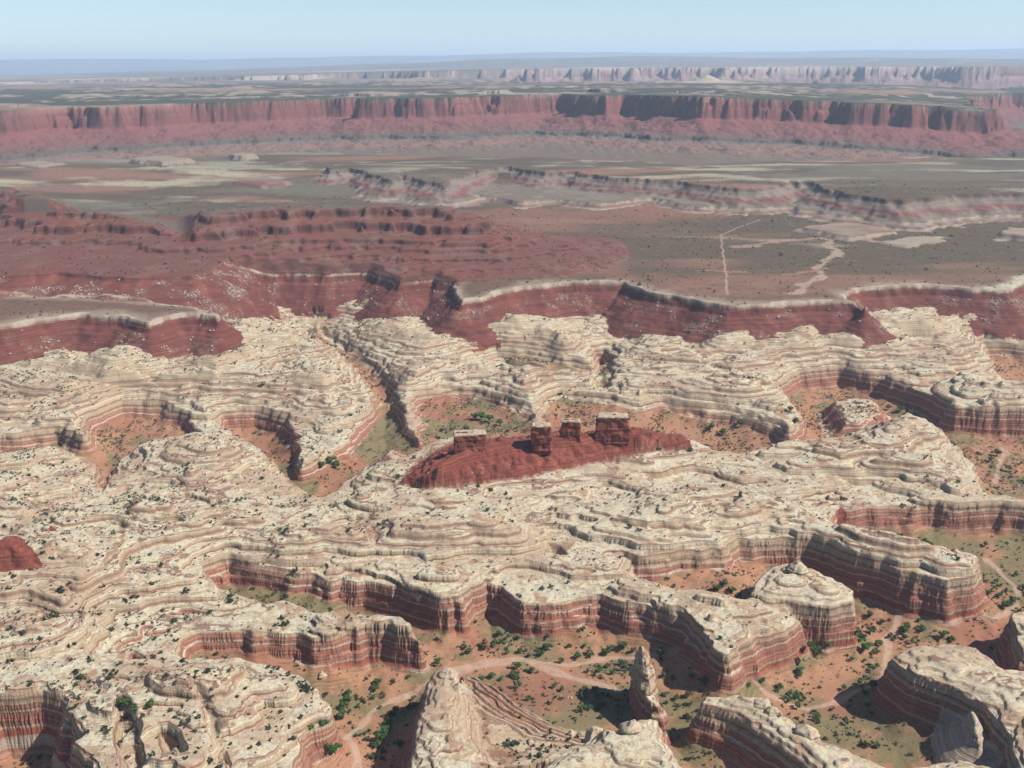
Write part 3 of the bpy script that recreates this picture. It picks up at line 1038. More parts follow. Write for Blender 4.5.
def fast_mesh(name, verts, quads, mat, soil=None, tris=False, smooth=True):
    k = 3 if tris else 4
    me = bpy.data.meshes.new(name)
    me.vertices.add(len(verts))
    me.vertices.foreach_set('co', np.ascontiguousarray(verts, F32).ravel())
    me.loops.add(len(quads) * k)
    me.loops.foreach_set('vertex_index', np.ascontiguousarray(quads, np.int32).ravel())
    me.polygons.add(len(quads))
    me.polygons.foreach_set('loop_start', np.arange(0, len(quads) * k, k, dtype=np.int32))
    me.polygons.foreach_set('use_smooth', np.full(len(quads), smooth))
    me.update(calc_edges=True)
    if soil is not None:
        a = me.attributes.new('soil', 'FLOAT_COLOR', 'POINT')
        a.data.foreach_set('color', np.ascontiguousarray(soil, F32).ravel())
    me.materials.append(mat)
    o = bpy.data.objects.new(name, me)
    COLL.objects.link(o)
    return o


# ------------------------------------------------------------------ write the sheet out, one mesh for each kind of ground or rock mass
fz = np.maximum.reduce([zone[:-1, :-1], zone[1:, :-1], zone[:-1, 1:], zone[1:, 1:]])
ii = np.arange(NR * NC, dtype=np.int32).reshape(NR, NC)
allq = np.stack([ii[:-1, :-1], ii[:-1, 1:], ii[1:, 1:], ii[1:, :-1]], -1)
VV = np.stack([PX, PY, Z], -1).reshape(-1, 3)
SO = np.concatenate([COL, MIX[..., None]], -1).reshape(-1, 4)
ZN = {0: ('slickrock_plateau', None), 1: ('canyon_floor', None), 2: ('red_scarp', None), 3: ('desert_plain', None), 4: ('red_hills', None), 5: ('badlands', None), 6: ('far_cliffs', None),
      7: ('far_plateau', None), 8: ('distant_mountains', None), 9: ('dry_wash', None), 10: ('dirt_road', None), 11: ('red_ridge', None),
      21: ('rock_butte', ('free-standing butte of red and cream bands with a pale domed top beside the dry wash', 'butte')),
      22: ('rock_promontory', ('horseshoe-shaped promontory of pale domes and curved ledges below the pointed spire', 'rock promontory')),
      23: ('rock_fin', ('narrow fin with a white knobbly crest and shaded banded wall, right of the spire', 'rock fin')),
      24: ('rock_fin', ('broad pale-topped fin with a long shaded red wall behind the small pointed dome', 'rock fin')),
      25: ('rock_dome', ('small pale pointed dome standing before the shaded wall of the broad fin', 'rock dome')),
      26: ('sandstone_dome', ('rounded whitish hump cut by the bottom edge, in front of the small dome', 'rock')),
      27: ('sandstone_dome', ('dark rock mass cut by the right edge beside the bend of the dry wash', 'rock'))}
for zid, (nm, lab) in ZN.items():
    q = allq[fz == zid]
    if len(q) == 0:
        continue
    used, inv = np.unique(q.ravel(), return_inverse=True)
    o = fast_mesh(nm, VV[used], inv.reshape(-1, 4), ROCK, SO[used])
    if lab:
        tag(o, lab[0], lab[1])
    else:
        tag(o, kind='structure')
print('sheet', time.time() - T0)
del allq, VV, SO


def ground_z(px_, py_):
    """height of the sheet under a plan point"""
    r = math.hypot(px_, py_)
    a = math.atan2(px_, py_)
    i = np.interp(r, D, np.arange(NR))
    j = np.interp(a, az, np.arange(NC))
    i0, j0 = min(int(i), NR - 2), min(int(j), NC - 2)
    fi, fj = i - i0, j - j0
    return float(Z[i0, j0] * (1 - fi) * (1 - fj) + Z[i0 + 1, j0] * fi * (1 - fj) + Z[i0, j0 + 1] * (1 - fi) * fj + Z[i0 + 1, j0 + 1] * fi * fj)


def p3(P, sc, octv, seed):
    """cheap 3D-ish noise from three 2D ones"""
    P = P.astype(F32)
    r, a = 0, 1.0
    for k in range(octv):
        r = r + a * (_perlin(P[:, 0] / sc, P[:, 1] / sc + P[:, 2] / sc * .7, seed + k) + _perlin(P[:, 1] / sc, P[:, 2] / sc, seed + 5 + k) + _perlin(P[:, 2] / sc, P[:, 0] / sc, seed + 9 + k)) / 1.7
        a *= .5
        sc = sc / 2.03
    return r


def pillar(name, outline, z0, z1, mat, nz=34, taper=.12, rough=2.0, layer=.9, topround=.12, seed=1, parent=None, lean=(0, 0), prof=None, sub=14, topz=None):
    """closed rock body: an outline swept up with layers, cracks and an uneven top"""
    P = np.asarray(outline, float)
    cen = P.mean(0)
    ring = []
    for i in range(len(P)):
        a, b_ = P[i], P[(i + 1) % len(P)]
        for t in np.linspace(0, 1, sub, endpoint=False):
            ring.append(a * (1 - t) + b_ * t)
    ring = np.array(ring)
    nr = len(ring)
    V = []
    for k in range(nz + 1):
        t = k / nz
        s = (prof(t) if prof else 1 - taper * t)
        if t > 1 - topround:
            s *= math.sqrt(max(0., 1 - ((t - 1 + topround) / topround) ** 2 * .25))
        r = cen + (ring - cen) * s + np.array(lean) * t
        V.append(np.column_stack([r, np.full(nr, z0 + (z1 - z0) * t)]))
    for s in (.72, .4, .12):
        last = V[nz]
        cc = last[:, :2].mean(0)
        V.append(np.column_stack([cc + (last[:, :2] - cc) * s, np.full(nr, z1 + .4)]))
    V = np.vstack(V)
    d = V[:, :2] - (cen + np.outer((V[:, 2] - z0) / (z1 - z0), np.array(lean)))
    L = np.linalg.norm(d, axis=1)[:, None] + 1e-6
    nzv = p3(V, 9.0, 4, 400 + seed) * rough
    lay = _perlin((V[:, 2] / 2.2).astype(F32), (V[:, 0] / 60).astype(F32), 410 + seed) * layer
    V[:, :2] += d / L * (nzv + lay)[:, None] * np.minimum(1, L / 4)
    topm = V[:, 2] >= z1 - .01
    V[topm, 2] += p3(V[topm], 12.0, 3, 420 + seed) * 2.0
    if topz is not None:
        up = np.clip((V[:, 2] - z0) / (z1 - z0), 0, 1)
        V[:, 2] += up * topz(V[:, 0], V[:, 1])
    q = []
    nl = nz + 4
    for k in range(nl - 1):
        a = k * nr + np.arange(nr)
        b_ = k * nr + (np.arange(nr) + 1) % nr
        q.append(np.column_stack([a, b_, b_ + nr, a + nr]))
    q = np.vstack(q)
    o = fast_mesh(name, V, q, mat)
    if parent:
        o.parent = parent
    return o


# the four red towers on the ridge
TW = [(453, 488, 455, 431, 12, 'leftmost and lowest of the four red towers, long and white-capped'),
      (531, 552, 448, 423, 9, 'narrow red tower with thin pale cap, second from left on the ridge'),
      (560, 581, 441, 419, 8, 'slim knobbed red tower between the narrow tower and the big square one'),
      (595, 630, 437, 414, 12, 'biggest and rightmost of the four red towers, square with flat white cap')]
for i, (xa, xb, yb, yt, dep, lab) in enumerate(TW):
    mx = (xa + xb) / 2
    cx, cy = at(mx, yb - 1, 27)
    Dc = math.hypot(cx, cy)
    for _ in range(6):
        zg = ground_z(cx, cy)
        cx, cy = at(mx, yb - 1, zg)
    Dc = math.hypot(cx, cy)
    sl = math.hypot(Dc, CZ - zg)
    dx, dy, dz = ray(mx, yt)
    ztp = CZ + dz / math.hypot(dx, dy) * (Dc + 3)
    wdt = (xb - xa) / FOC * sl * .94
    root = bpy.data.objects.new('rock_tower', None)
    COLL.objects.link(root)
    root.location = (cx, cy, zg)
    root.empty_display_size = 5
    tag(root, lab, 'rock tower')
    a0 = math.atan2(cx, cy)
    ex, ey = np.array([math.cos(a0), -math.sin(a0)]), np.array([math.sin(a0), math.cos(a0)])
    skew = [-3, 0, 1, -2][i]
    hw, hd = wdt / 2, dep / 2 + 3
    loc = [(-hw, -hd + skew), (-hw * .3, -hd - 1.0), (hw * .35, -hd + .4), (hw, -hd - skew), (hw * .97, hd * .3), (hw * .9, hd), (0, hd + 1), (-hw, hd)]
    ol = [ex * p[0] + ey * p[1] for p in loc]
    h = ztp - zg
    b_ = pillar('column', ol, -9, h - 1.4, M_RED, 44, .07, 2.6, 1.0, .04, 30 + i * 7, root)
    cp_ = pillar('cap', [np.array(p) * 1.01 for p in ol], h - 2.2, h, M_CAP, 8, .04, .9, .5, .5, 60 + i * 7, root, prof=lambda t: .95)

# the pointed spire on the horseshoe
def silh(pts, z_of=None):
    return pts


bx, by = at(643, 706, -52)
Db = math.hypot(bx, by)
dx, dy, dz = ray(642, 645)
zt = CZ + dz / math.hypot(dx, dy) * (Db + 2)
root = bpy.data.objects.new('rock_spire', None)
COLL.objects.link(root)
root.location = (bx, by, -52)
tag(root, 'tall pointed blade-like spire with a white tip and dark shaded left face', 'rock spire')
a0 = math.atan2(bx, by)
ex, ey = np.array([math.cos(a0), -math.sin(a0)]), np.array([math.sin(a0), math.cos(a0)])
loc = [(-8, 10), (-11, -6), (-8, -24), (0, -44), (11, -52), (17, -34), (12, -8), (6, 13), (-2, 18)]
ol = [ex * p[0] + ey * p[1] for p in loc]
H = zt + 52
ROCKN = rock_material('spire_sandstone', False)


def spprof(t):
    return float(np.interp(t, [0, .2, .4, .6, .8, .93, 1], [1.25, 1.05, .92, .80, .60, .32, .07]))


b_ = pillar('blade', ol, -10, H, ROCKN, 80, .1, 3.4, 1.5, .05, 81, root, lean=tuple(ex * -4 + ey * 11), prof=spprof)
sl_ = [(14, -34), (24, -44), (34, -60), (30, -72), (14, -66), (4, -48), (6, -36)]
pillar('apron', [ex * p[0] + ey * p[1] for p in sl_], -14, 34, ROCKN, 26, .5, 4.5, 1.0, .3, 88, root, lean=tuple(ex * -10 + ey * 14), prof=lambda t: 1.1 - .8 * t)
# small banded hoodoo by the wash
hx, hy = at(485, 650, -57)
pil = [(math.cos(t) * 3.6, math.sin(t) * 3.2) for t in np.linspace(0, 2 * math.pi, 9)[:-1]]
root = bpy.data.objects.new('hoodoo', None)
COLL.objects.link(root)
zg = ground_z(hx, hy)
root.location = (hx, hy, zg)
tag(root, 'little stacked red hoodoo alone beside the dry wash below the tall cliff', 'hoodoo')
pillar('column', pil, -1.5, 9, M_RED, 20, .2, .9, .8, .2, 95, root, prof=lambda t: float(np.interp(t, [0, .2, .35, .5, .65, .8, 1], [1.5, 1.1, .6, .9, .5, .7, .4])))
# boulder-like domes on the horseshoe and on the cliff tops
KN = [(594, 727, -4, 9, 'twin-lobed cream knob on the promontory left of the spire'), (632, 727, -3, 11, 'smooth cream dome on the promontory right below the spire'), (447, 671, 0, 8, 'bright cream block at the tip of the left arm of the horseshoe'),
      (460, 684, -1, 7, 'second cream block near the tip of the left arm of the horseshoe'), (571, 722, -14, 4, 'small capped knob at the inner end of the horseshoe'), (584, 721, -12, 4.5, 'small square knob beside the twin-lobed one'),
      (763, 700, 0, 7, 'first white knob on the crest of the narrow tilted fin'), (772, 708, 0, 7, 'second white knob on the crest of the narrow tilted fin'), (806, 728, 0, 8, 'large white knob low on the crest of the narrow tilted fin'),
      (985, 641, 2, 10, 'layered cream knob on the back edge of the broad fin'), (963, 541, 6, 6, 'white knob on the end of the long fin above the wash bend'), (955, 547, 4, 4, 'lower white knob beside the one on the end of the long fin'),
      (797, 566, 7, 10, 'smooth white hump on the top of the free-standing butte'), (322, 674, -6, 4, 'small pillar-like knob on a bench left of the canyon floor')]
for i, (px_, py_, zg0, r, lab) in enumerate(KN):
    kx_, ky_ = at(px_, py_ + 4, zg0)
    zg = ground_z(kx_, ky_)
    kx_, ky_ = at(px_, py_ + 4, zg)
    zg = ground_z(kx_, ky_)
    aa = np.linspace(0, 2 * math.pi, 10)[:-1]
    ol = [(math.cos(t) * r * 1.15 * random.uniform(.7, 1.25), math.sin(t) * r * random.uniform(.7, 1.25)) for t in aa]
    o = pillar('sandstone_dome', ol, -r * .7, r * .85, M_CAP, 22, .1, r * .3, r * .14, .55, 100 + i * 3, None, sub=6, prof=lambda t: float(np.interp(t, [0, .25, .4, .55, .8, 1], [1.05, 1.0, .86, .95, .75, .25])))
    o.location = (kx_, ky_, zg)
    tag(o, lab, 'rock knob')
print('rocks', time.time() - T0)


# ------------------------------------------------------------------ plants and boulders
def ico():
    t = (1 + 5 ** .5) / 2
    v = np.array([(-1, t, 0), (1, t, 0), (-1, -t, 0), (1, -t, 0), (0, -1, t), (0, 1, t), (0, -1, -t), (0, 1, -t), (t, 0, -1), (t, 0, 1), (-t, 0, -1), (-t, 0, 1)], float)
    v /= np.linalg.norm(v[0])
    f = np.array([(0, 11, 5), (0, 5, 1), (0, 1, 7), (0, 7, 10), (0, 10, 11), (1, 5, 9), (5, 11, 4), (11, 10, 2), (10, 7, 6), (7, 1, 8), (3, 9, 4), (3, 4, 2), (3, 2, 6), (3, 6, 8), (3, 8, 9), (4, 9, 5), (2, 4, 11), (6, 2, 10), (8, 6, 7), (9, 8, 1)])
    return v, f


IV, IF = ico()


def foliage(nleaf, rx, rz, zc, leaf, rng, lobes=5):
    """leaf clumps spread through several uneven lobes"""
    V, Fc = [], []
    cs = [(rng.normal(0, .42 * rx), rng.normal(0, .42 * rx), zc + rng.normal(0, .3 * rz), rng.uniform(.45, .75)) for _ in range(lobes)]
    nv = 0
    for cx, cy, cz_, s in cs:                               # inner mass of each lobe
        v = IV * np.array([rx * s * .62, rx * s * .62, rz * s * .62]) * rng.uniform(.75, 1.2, (12, 1)) + np.array([cx, cy, cz_])
        V.append(v)
        Fc.append(IF + nv)
        nv += 12
    for k in range(nleaf):
        cx, cy, cz_, s = cs[rng.integers(lobes)]
        d = rng.normal(size=3)
        d /= np.linalg.norm(d)
        c0 = np.array([cx, cy, cz_]) + d * np.array([rx, rx, rz]) * s * rng.uniform(.55, 1.05)
        a = rng.normal(size=3)
        a /= np.linalg.norm(a)
        b_ = np.cross(a, d) + rng.normal(size=3) * .2
        b_ /= np.linalg.norm(b_)
        L = leaf * rng.uniform(.6, 1.3)
        V.append(np.array([c0 - a * L, c0 + b_ * L * .9, c0 + a * L, c0 - b_ * L * .4]))
        Fc.append(np.array([(0, 1, 2), (0, 2, 3)]) + nv)
        nv += 4
    return np.vstack(V), np.vstack(Fc)


def trunk_mesh(h, r, rng):
    V, Fc = [], []
    nv = 0

    def limb(p0, p1, r0, r1):
        nonlocal nv
        ax = np.array(p1) - np.array(p0)
        ax /= np.linalg.norm(ax)
        u = np.cross(ax, (0.3, .9, .1))
        u /= np.linalg.norm(u)
        w_ = np.cross(ax, u)
        for p, rr_ in ((p0, r0), (p1, r1)):
            V.append(np.array([np.array(p) + (u * math.cos(t) + w_ * math.sin(t)) * rr_ for t in np.linspace(0, 2 * math.pi, 7)[:-1]]))
        for k in range(6):
            a, b_ = nv + k, nv + (k + 1) % 6
            Fc.append([(a, b_, b_ + 6), (a, b_ + 6, a + 6)])
        nv += 12
    limb((0, 0, -.6), (.1, 0, h * .55), r, r * .6)
    for k in range(4):
        t = k * 1.6 + rng.uniform(0, .5)
        limb((.05, 0, h * (.35 + .05 * k)), (math.cos(t) * h * .35, math.sin(t) * h * .35, h * .85), r * .5, r * .15)
    return np.vstack(V), np.vstack([np.array(f_) for f_ in Fc])


prng = np.random.default_rng(5)
JUN = [foliage(70, 1.0, .75, .62, .2, prng, 4) for _ in range(4)]
SCR = [foliage(40, 1.0, .5, .4, .24, prng, 4) for _ in range(3)]
FARB = [foliage(5, 1.0, .75, .6, .3, prng, 3) for _ in range(4)]
COTT = [foliage(230, 1.0, .8, 1.2, .15, prng, 8) for _ in range(3)]
BLD = [(IV * np.array([1, .85, .75]) * prng.uniform(.7, 1.25, (12, 1)) + np.array([0, 0, .3]), IF) for _ in range(5)]


def merged(name, pts, sizes, protos, mat, tagkw):
    if not len(pts):
        return None
    V, Fc = [], []
    nv = 0
    idx = prng.integers(0, len(protos), len(pts))
    rot = prng.uniform(0, 6.28, len(pts))
    for p, (pv, pf) in enumerate(protos):
        sel = np.nonzero(idx == p)[0]
        if not len(sel):
            continue
        ca, sa = np.cos(rot[sel]), np.sin(rot[sel])
        s_ = sizes[sel][:, None]
        vx = (pv[None, :, 0] * ca[:, None] - pv[None, :, 1] * sa[:, None]) * s_ + pts[sel, 0][:, None]
        vy = (pv[None, :, 0] * sa[:, None] + pv[None, :, 1] * ca[:, None]) * s_ + pts[sel, 1][:, None]
        vz = pv[None, :, 2] * s_ + pts[sel, 2][:, None]
        V.append(np.stack([vx, vy, vz], -1).reshape(-1, 3))
        Fc.append((pf[None] + (np.arange(len(sel)) * len(pv))[:, None, None]).reshape(-1, 3) + nv)
        nv += len(sel) * len(pv)
    o = fast_mesh(name, np.vstack(V), np.vstack(Fc), mat, tris=True, smooth=False)
    tag(o, **tagkw)
    return o


area = np.gradient(D)[:, None] * (np.gradient(az)[None, :] * DD)


def scatter(weight, count, rng):
    w_ = (weight * area * INFR).ravel()
    cs = np.cumsum(w_)
    k = np.searchsorted(cs, rng.uniform(0, cs[-1], count))
    k = np.unique(np.clip(k, 0, NR * NC - 1))
    rng.shuffle(k)
    r_, c_ = np.unravel_index(k, (NR, NC))
    return r_, c_


def spaced(r_, c_, lim):
    """drop points that fall on one another"""
    seen, keep = set(), []
    for i in range(len(r_)):
        key = (int(X[r_[i], c_[i]] / lim), int(Y[r_[i], c_[i]] / lim))
        if key in seen:
            continue
        seen.add(key)
        keep.append(i)
    keep = np.array(keep, int)
    return r_[keep], c_[keep]


flat = ss(.9, .35, STEEP)
clump = ss(-.05, .35, fbm(X, Y, 70, 3, 500))
clump2 = ss(-.1, .3, fbm(X, Y, 28, 2, 505))
crease = ss(.1, -.25, fbm(X, Y, 95, 3, 90, 0.45, True, 0.8, 1.25))
LEFTW = np.interp(AZ, [-30, -14, -4, 30], [2.6, 1.6, .7, .5]).astype(F32)
near_m = DD < 2250
w_slick = np.where((zone == 0) & near_m, flat * (0.14 + clump * clump2) * LEFTW, 0) * .034
w_floor = np.where(((zone == 1) & (dwash > 2.5)) | (benchmask_full if False else (zone == 1)) & (dwash > 2.5), flat * (0.25 + clump * 1.2), 0) * .042
w_mid = np.where(np.isin(zone, (3, 4)) & (DD < 3400), flat * (.15 + clump) * np.interp(DD, [1900, 3400], [1, .5]), 0) * .0045
wt_all = (w_slick + w_floor + w_mid) * VIS
total = float((wt_all * area * INFR).sum())
cnt = int(min(60000, total))
print('shrub expectation', total)
r_, c_ = scatter(wt_all, cnt, prng)
r_, c_ = spaced(r_, c_, 2.6)
pts = np.column_stack([PX[r_, c_], PY[r_, c_], Z[r_, c_]]).astype(float)
fl_ = zone[r_, c_] == 1
size = prng.lognormal(0, .38, len(pts)) * np.where(fl_, 1.3, 1.35)
size = np.where(pts[:, 1] > 1900, size * 1.25, size)
isscrub = fl_ & (prng.random(len(pts)) < .35)
show = size / np.hypot(pts[:, 0], pts[:, 1])


def region(px_, py_, zid):
    side = 'left' if px_ < 342 else ('middle' if px_ < 683 else 'right')
    if zid == 1:
        return ('canyon floor', side)
    return ('pale slickrock', side)


def individuals(name, cat, sel, protos, mat, kindtxt, grp):
    mes = []
    for k, (pv, pf) in enumerate(protos):
        o = fast_mesh(name, pv, pf, mat, tris=True, smooth=False)
        mes.append(o.data)
        bpy.data.objects.remove(o)
    for j in sel:
        o = bpy.data.objects.new(name, mes[int(prng.integers(len(mes)))])
        COLL.objects.link(o)
        o.location = pts[j]
        s_ = float(size[j])
        o.scale = (s_, s_ * random.uniform(.85, 1.15), s_ * random.uniform(.85, 1.1))
        o.rotation_euler.z = random.uniform(0, 6.28)
        where, side = region(scx[r_[j], c_[j]], 0, int(zone[r_[j], c_[j]]))
        tag(o, f'{kindtxt} on {where}, {side} third of photo', cat, f'{grp} on the {where}, {side}')


order = np.argsort(-show)
jun_sel = [j for j in order if not isscrub[j]][:300]
scr_sel = [j for j in order if isscrub[j]][:200]
individuals('juniper', 'juniper bush', jun_sel, JUN, M_JUN, 'dark green rounded juniper bush', 'junipers')
individuals('scrub_bush', 'bush', scr_sel, SCR, M_BRUSH, 'low grey-green scrub bush', 'scrub bushes')
rest = np.ones(len(pts), bool)
rest[jun_sel] = False
rest[scr_sel] = False
merged('juniper_scatter', pts[rest & ~isscrub], size[rest & ~isscrub], FARB, M_JUN, dict(label='dark specks of small junipers scattered thinly over the slickrock and plain', cat='shrubs', kind='stuff'))
if (rest & isscrub).any():
    merged('scrub_scatter', pts[rest & isscrub], size[rest & isscrub], SCR[:2], M_BRUSH, dict(label='low grey-green scrub scattered over the canyon floors', cat='shrubs', kind='stuff'))

# cottonwoods and big bushes along the washes
COTW = [(398, 650, 3), (484, 648, 3.2), (499, 635, 3.6), (548, 636, 2.6), (547, 649, 4.6), (541, 654, 3.5), (518, 668, 4.4), (518, 687, 4), (561, 661, 3), (578, 657, 4), (590, 656, 4), (607, 654, 4), (624, 648, 5), (610, 650, 4),
        (634, 651, 3), (660, 655, 4.6), (583, 711, 4), (528, 699, 3), (590, 708, 3), (703, 684, 5), (690, 677, 3), (688, 695, 3.4), (672, 679, 3), (663, 676, 3), (677, 698, 3), (344, 708, 4.6), (342, 718, 5), (347, 700, 4), (349, 694, 3.5),
        (383, 740, 6), (388, 732, 4.6), (335, 752, 5), (330, 745, 4), (323, 730, 4), (312, 734, 3.6), (390, 723, 3.6), (400, 747, 4.4), (375, 690, 3.8), (378, 684, 4), (470, 652, 3.5), (437, 664, 4),
        (872, 688, 5), (904, 632, 4.6), (906, 628, 4), (862, 638, 4), (864, 650, 5.6), (856, 634, 4.4), (870, 632, 5.2), (880, 645, 4), (815, 640, 5), (812, 636, 4), (798, 672, 4), (799, 676, 3), (870, 615, 3.5), (828, 640, 3.6),
        (942, 637, 5), (953, 640, 3), (780, 688, 3.8), (797, 707, 3.4), (1005, 608, 5), (1012, 602, 5), (988, 594, 4), (725, 585, 4.5), (718, 590, 4.6), (733, 592, 4), (985, 545, 3.5), (925, 542, 4), (930, 546, 4), (900, 538, 4.5),
        (330, 463, 7), (336, 467, 6), (322, 466, 5), (482, 419, 8), (490, 421, 7), (474, 418, 6), (500, 424, 6), (466, 430, 5), (997, 455, 6), (990, 460, 4), (1008, 470, 5), (712, 428, 6), (722, 434, 6), (740, 425, 6), (790, 412, 5), (795, 422, 5),
        (806, 428, 4), (900, 410, 6), (888, 408, 5), (910, 414, 6), (152, 706, 4), (128, 706, 5), (134, 712, 4), (120, 705, 4)]
_wt = np.where((zone == 1) & VIS & (dwash > 3) & (dwash < 30) & (DD < 1300), ss(-.1, .3, n), 0)
_r, _c = scatter(_wt, 130, prng)
for _a, _b in zip(_r, _c):
    COTW.append((float(scx[_a, _b]), float(scy[_a, _b]) - 1.5, float(prng.uniform(1.6, 3.4))))
tm = [trunk_mesh(1.25, .09, prng) for _ in range(2)]
cm_, tmm = [], []
for pv, pf in COTT:
    o = fast_mesh('crown', pv, pf, M_COTT, tris=True, smooth=False)
    cm_.append(o.data)
    bpy.data.objects.remove(o)
for pv, pf in tm:
    o = fast_mesh('trunk', pv, pf, M_BARK, tris=True)
    tmm.append(o.data)
    bpy.data.objects.remove(o)
for k, (px_, py_, rad) in enumerate(COTW):
    zg = -50.0
    for _ in range(8):
        tx, ty = at(px_, py_ + 1.5, zg)
        zg = .5 * zg + .5 * ground_z(tx, ty)
    if px_ < 160:
        place, gg = 'in the small hollow near the bottom left corner', 'trees in the hollow'
    elif py_ < 500:
        place, gg = ('in the upper canyons, left half' if px_ < 512 else 'in the upper canyons, right half'), 'trees of the upper canyons'
    elif px_ < 445:
        place, gg = 'on the canyon floor left of the horseshoe promontory', 'trees left of the promontory'
    elif px_ < 700:
        place, gg = 'on the canyon floor between the tall alcove cliff and the spire', 'trees below the alcove cliff'
    else:
        place, gg = 'on the canyon floor around the banded butte and the wash bend', 'trees around the butte'
    root = bpy.data.objects.new('cottonwood_tree', None)
    COLL.objects.link(root)
    root.location = (tx, ty, zg)
    root.scale = (rad, rad, rad * .95)
    root.rotation_euler.z = random.uniform(0, 6.28)
    tag(root, f'bright green broad-crowned tree {place}', 'tree', gg)
    for nm, ml in (('crown', cm_), ('trunk', tmm)):
        o = bpy.data.objects.new(nm, ml[k % len(ml)])
        COLL.objects.link(o)
        o.parent = root

# boulders on the red talus
scf = np.zeros((NR, NC), F32)
scf[MM] = np.maximum(scree, screeL)
wb = np.where((zone == 2) & VIS, scf ** 1.3 + .012, 0) * .03
wb += np.where((zone == 11) & VIS, .012, 0) * .25
wb += np.where((zone == 1) & VIS, ss(.25, .5, fbm(X, Y, 60, 2, 520)), 0) * .006
tb = float((wb * area * INFR).sum())
print('boulder expectation', tb, len(D))
r_, c_ = scatter(wb, int(min(9000, tb)), prng)
r_, c_ = spaced(r_, c_, 2.0)
pts = np.column_stack([PX[r_, c_], PY[r_, c_], Z[r_, c_]]).astype(float)
size = prng.lognormal(0, .5, len(pts)) * np.where(zone[r_, c_] == 1, 1.0, 1.9)
size = np.minimum(size, 3.0) * np.where(zone[r_, c_] == 11, .45, 1)
order = np.argsort(-size / np.hypot(pts[:, 0], pts[:, 1]))
mes = []
for pv, pf in BLD:
    o = fast_mesh('boulder', pv, pf, M_BOULDER, tris=True, smooth=False)
    mes.append(o.data)
    bpy.data.objects.remove(o)
for j in order[:250]:
    o = bpy.data.objects.new('boulder', mes[int(prng.integers(len(mes)))])
    COLL.objects.link(o)
    o.location = pts[j]
    o.scale = (size[j], size[j] * random.uniform(.7, 1.1), size[j] * random.uniform(.7, 1.))
    o.rotation_euler = (random.uniform(-.4, .4), random.uniform(-.4, .4), random.uniform(0, 6.28))
    if zone[r_[j], c_[j]] == 1:
        tag(o, 'pale fallen boulder lying on the sandy canyon floor', 'boulder', 'boulders on the canyon floor')
    else:
        side = 'left' if scx[r_[j], c_[j]] < 342 else ('middle' if scx[r_[j], c_[j]] < 683 else 'right')
        tag(o, f'pale boulder fallen on the dark red talus slope in the {side} third of the photo', 'boulder', f'boulders on the red talus, {side}')
merged('boulder_field', pts[order[250:]], size[order[250:]], BLD, M_BOULDER, dict(label='pale rubble strewn down the dark red talus slopes', cat='rubble', kind='stuff'))
print('plants', time.time() - T0)

# ------------------------------------------------------------------ air
me = bpy.data.meshes.new('haze')
x0, x1, y0, y1, z0, z1 = -70000, 70000, -3000, 70000, float(Z.min()) - 3, max(float(Z.max()) + 30, 530)
vs = [(x_, y_, z_) for z_ in (z0, z1) for y_ in (y0, y1) for x_ in (x0, x1)]
me.from_pydata(vs, [], [(0, 2, 3, 1), (4, 5, 7, 6), (0, 1, 5, 4), (2, 6, 7, 3), (0, 4, 6, 2), (1, 3, 7, 5)])
hz = bpy.data.objects.new('haze', me)
COLL.objects.link(hz)
tag(hz, kind='stuff', label='pale blue haze filling the air towards the horizon', cat='haze')
hm = bpy.data.materials.new('haze_air')
hm.use_nodes = True
for nn in list(hm.node_tree.nodes):
    hm.node_tree.nodes.remove(nn)
ho = hm.node_tree.nodes.new('ShaderNodeOutputMaterial')
hv = hm.node_tree.nodes.new('ShaderNodeVolumePrincipled')
hv.inputs['Color'].default_value = (.60, .78, 1.0, 1)
hv.inputs['Density'].default_value = 3.1e-5
hv.inputs['Anisotropy'].default_value = 0.1
hm.node_tree.links.new(hv.outputs[0], ho.inputs['Volume'])
me.materials.append(hm)

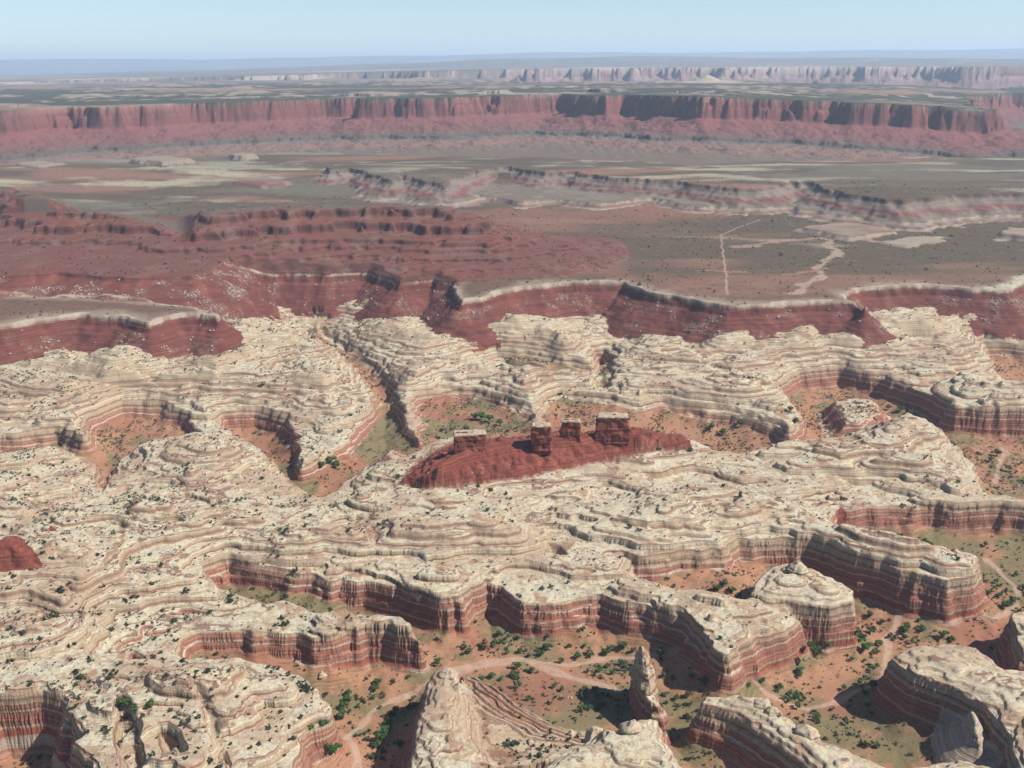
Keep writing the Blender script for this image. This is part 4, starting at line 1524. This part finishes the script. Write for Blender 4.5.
# ------------------------------------------------------------------ light, sky, camera
EL, AZS = math.radians(47), math.radians(106)
sun = bpy.data.lights.new('sun', 'SUN')
sun.energy = 5.0
sun.angle = math.radians(.5)
sun.color = (1, .955, .89)
so = bpy.data.objects.new('sun', sun)
COLL.objects.link(so)
from mathutils import Vector, Matrix
sd = Vector((math.cos(EL) * math.sin(AZS), math.cos(EL) * math.cos(AZS), math.sin(EL)))
so.rotation_euler = sd.to_track_quat('Z', 'Y').to_euler()
so.location = (0, 0, 3000)
wd = bpy.data.worlds.new('World')
bpy.context.scene.world = wd
wd.use_nodes = True
nt = wd.node_tree
bg = nt.nodes['Background']
sk = nt.nodes.new('ShaderNodeTexSky')
sk.sky_type = 'NISHITA'
sk.sun_disc = False
sk.sun_elevation = EL
sk.sun_rotation = AZS
sk.altitude = 1500
sk.air_density = 1.0
sk.dust_density = .6
sk.ozone_density = 0.8
gw = G(nt)
tcw = nt.nodes.new('ShaderNodeTexCoord')
cl_ = gw.noise(gw.scale(tcw.outputs['Generated'], (1.0, 1.0, 7.0)), 2.2, 5, .6)
sky_b = gw.mix(gw.mr(cl_, .50, .75, 0, .10), sk.outputs[0], (6.2, 7.2, 7.8))
sky_c = gw.mix(1.0, sky_b, (.90, .99, 1.07), 'MULTIPLY')
nt.links.new(sky_c, bg.inputs[0])
bg.inputs[1].default_value = .08

cam = bpy.data.cameras.new('camera')
cam.sensor_width = 36
cam.lens = FOC * 36 / 1024
cam.clip_end = 200000
cam.clip_start = 1
co = bpy.data.objects.new('camera', cam)
COLL.objects.link(co)
co.matrix_world = Matrix.Translation((0, 0, CZ)) @ Matrix.Rotation(math.pi / 2 - PITCH, 4, 'X') @ Matrix.Rotation(ROLL, 4, 'Z')
sc_ = bpy.context.scene
sc_.camera = co
sc_.view_settings.view_transform = 'Standard'
sc_.view_settings.look = 'None'
sc_.view_settings.gamma = 1
sc_.view_settings.exposure = 0.63
sc_.cycles.max_bounces = 4
sc_.cycles.volume_bounces = 1
sc_.cycles.use_denoising = True
sc_.cycles.denoiser = 'OPENIMAGEDENOISE'
sc_.cycles.denoising_input_passes = 'RGB_ALBEDO_NORMAL'
print('done', time.time() - T0)
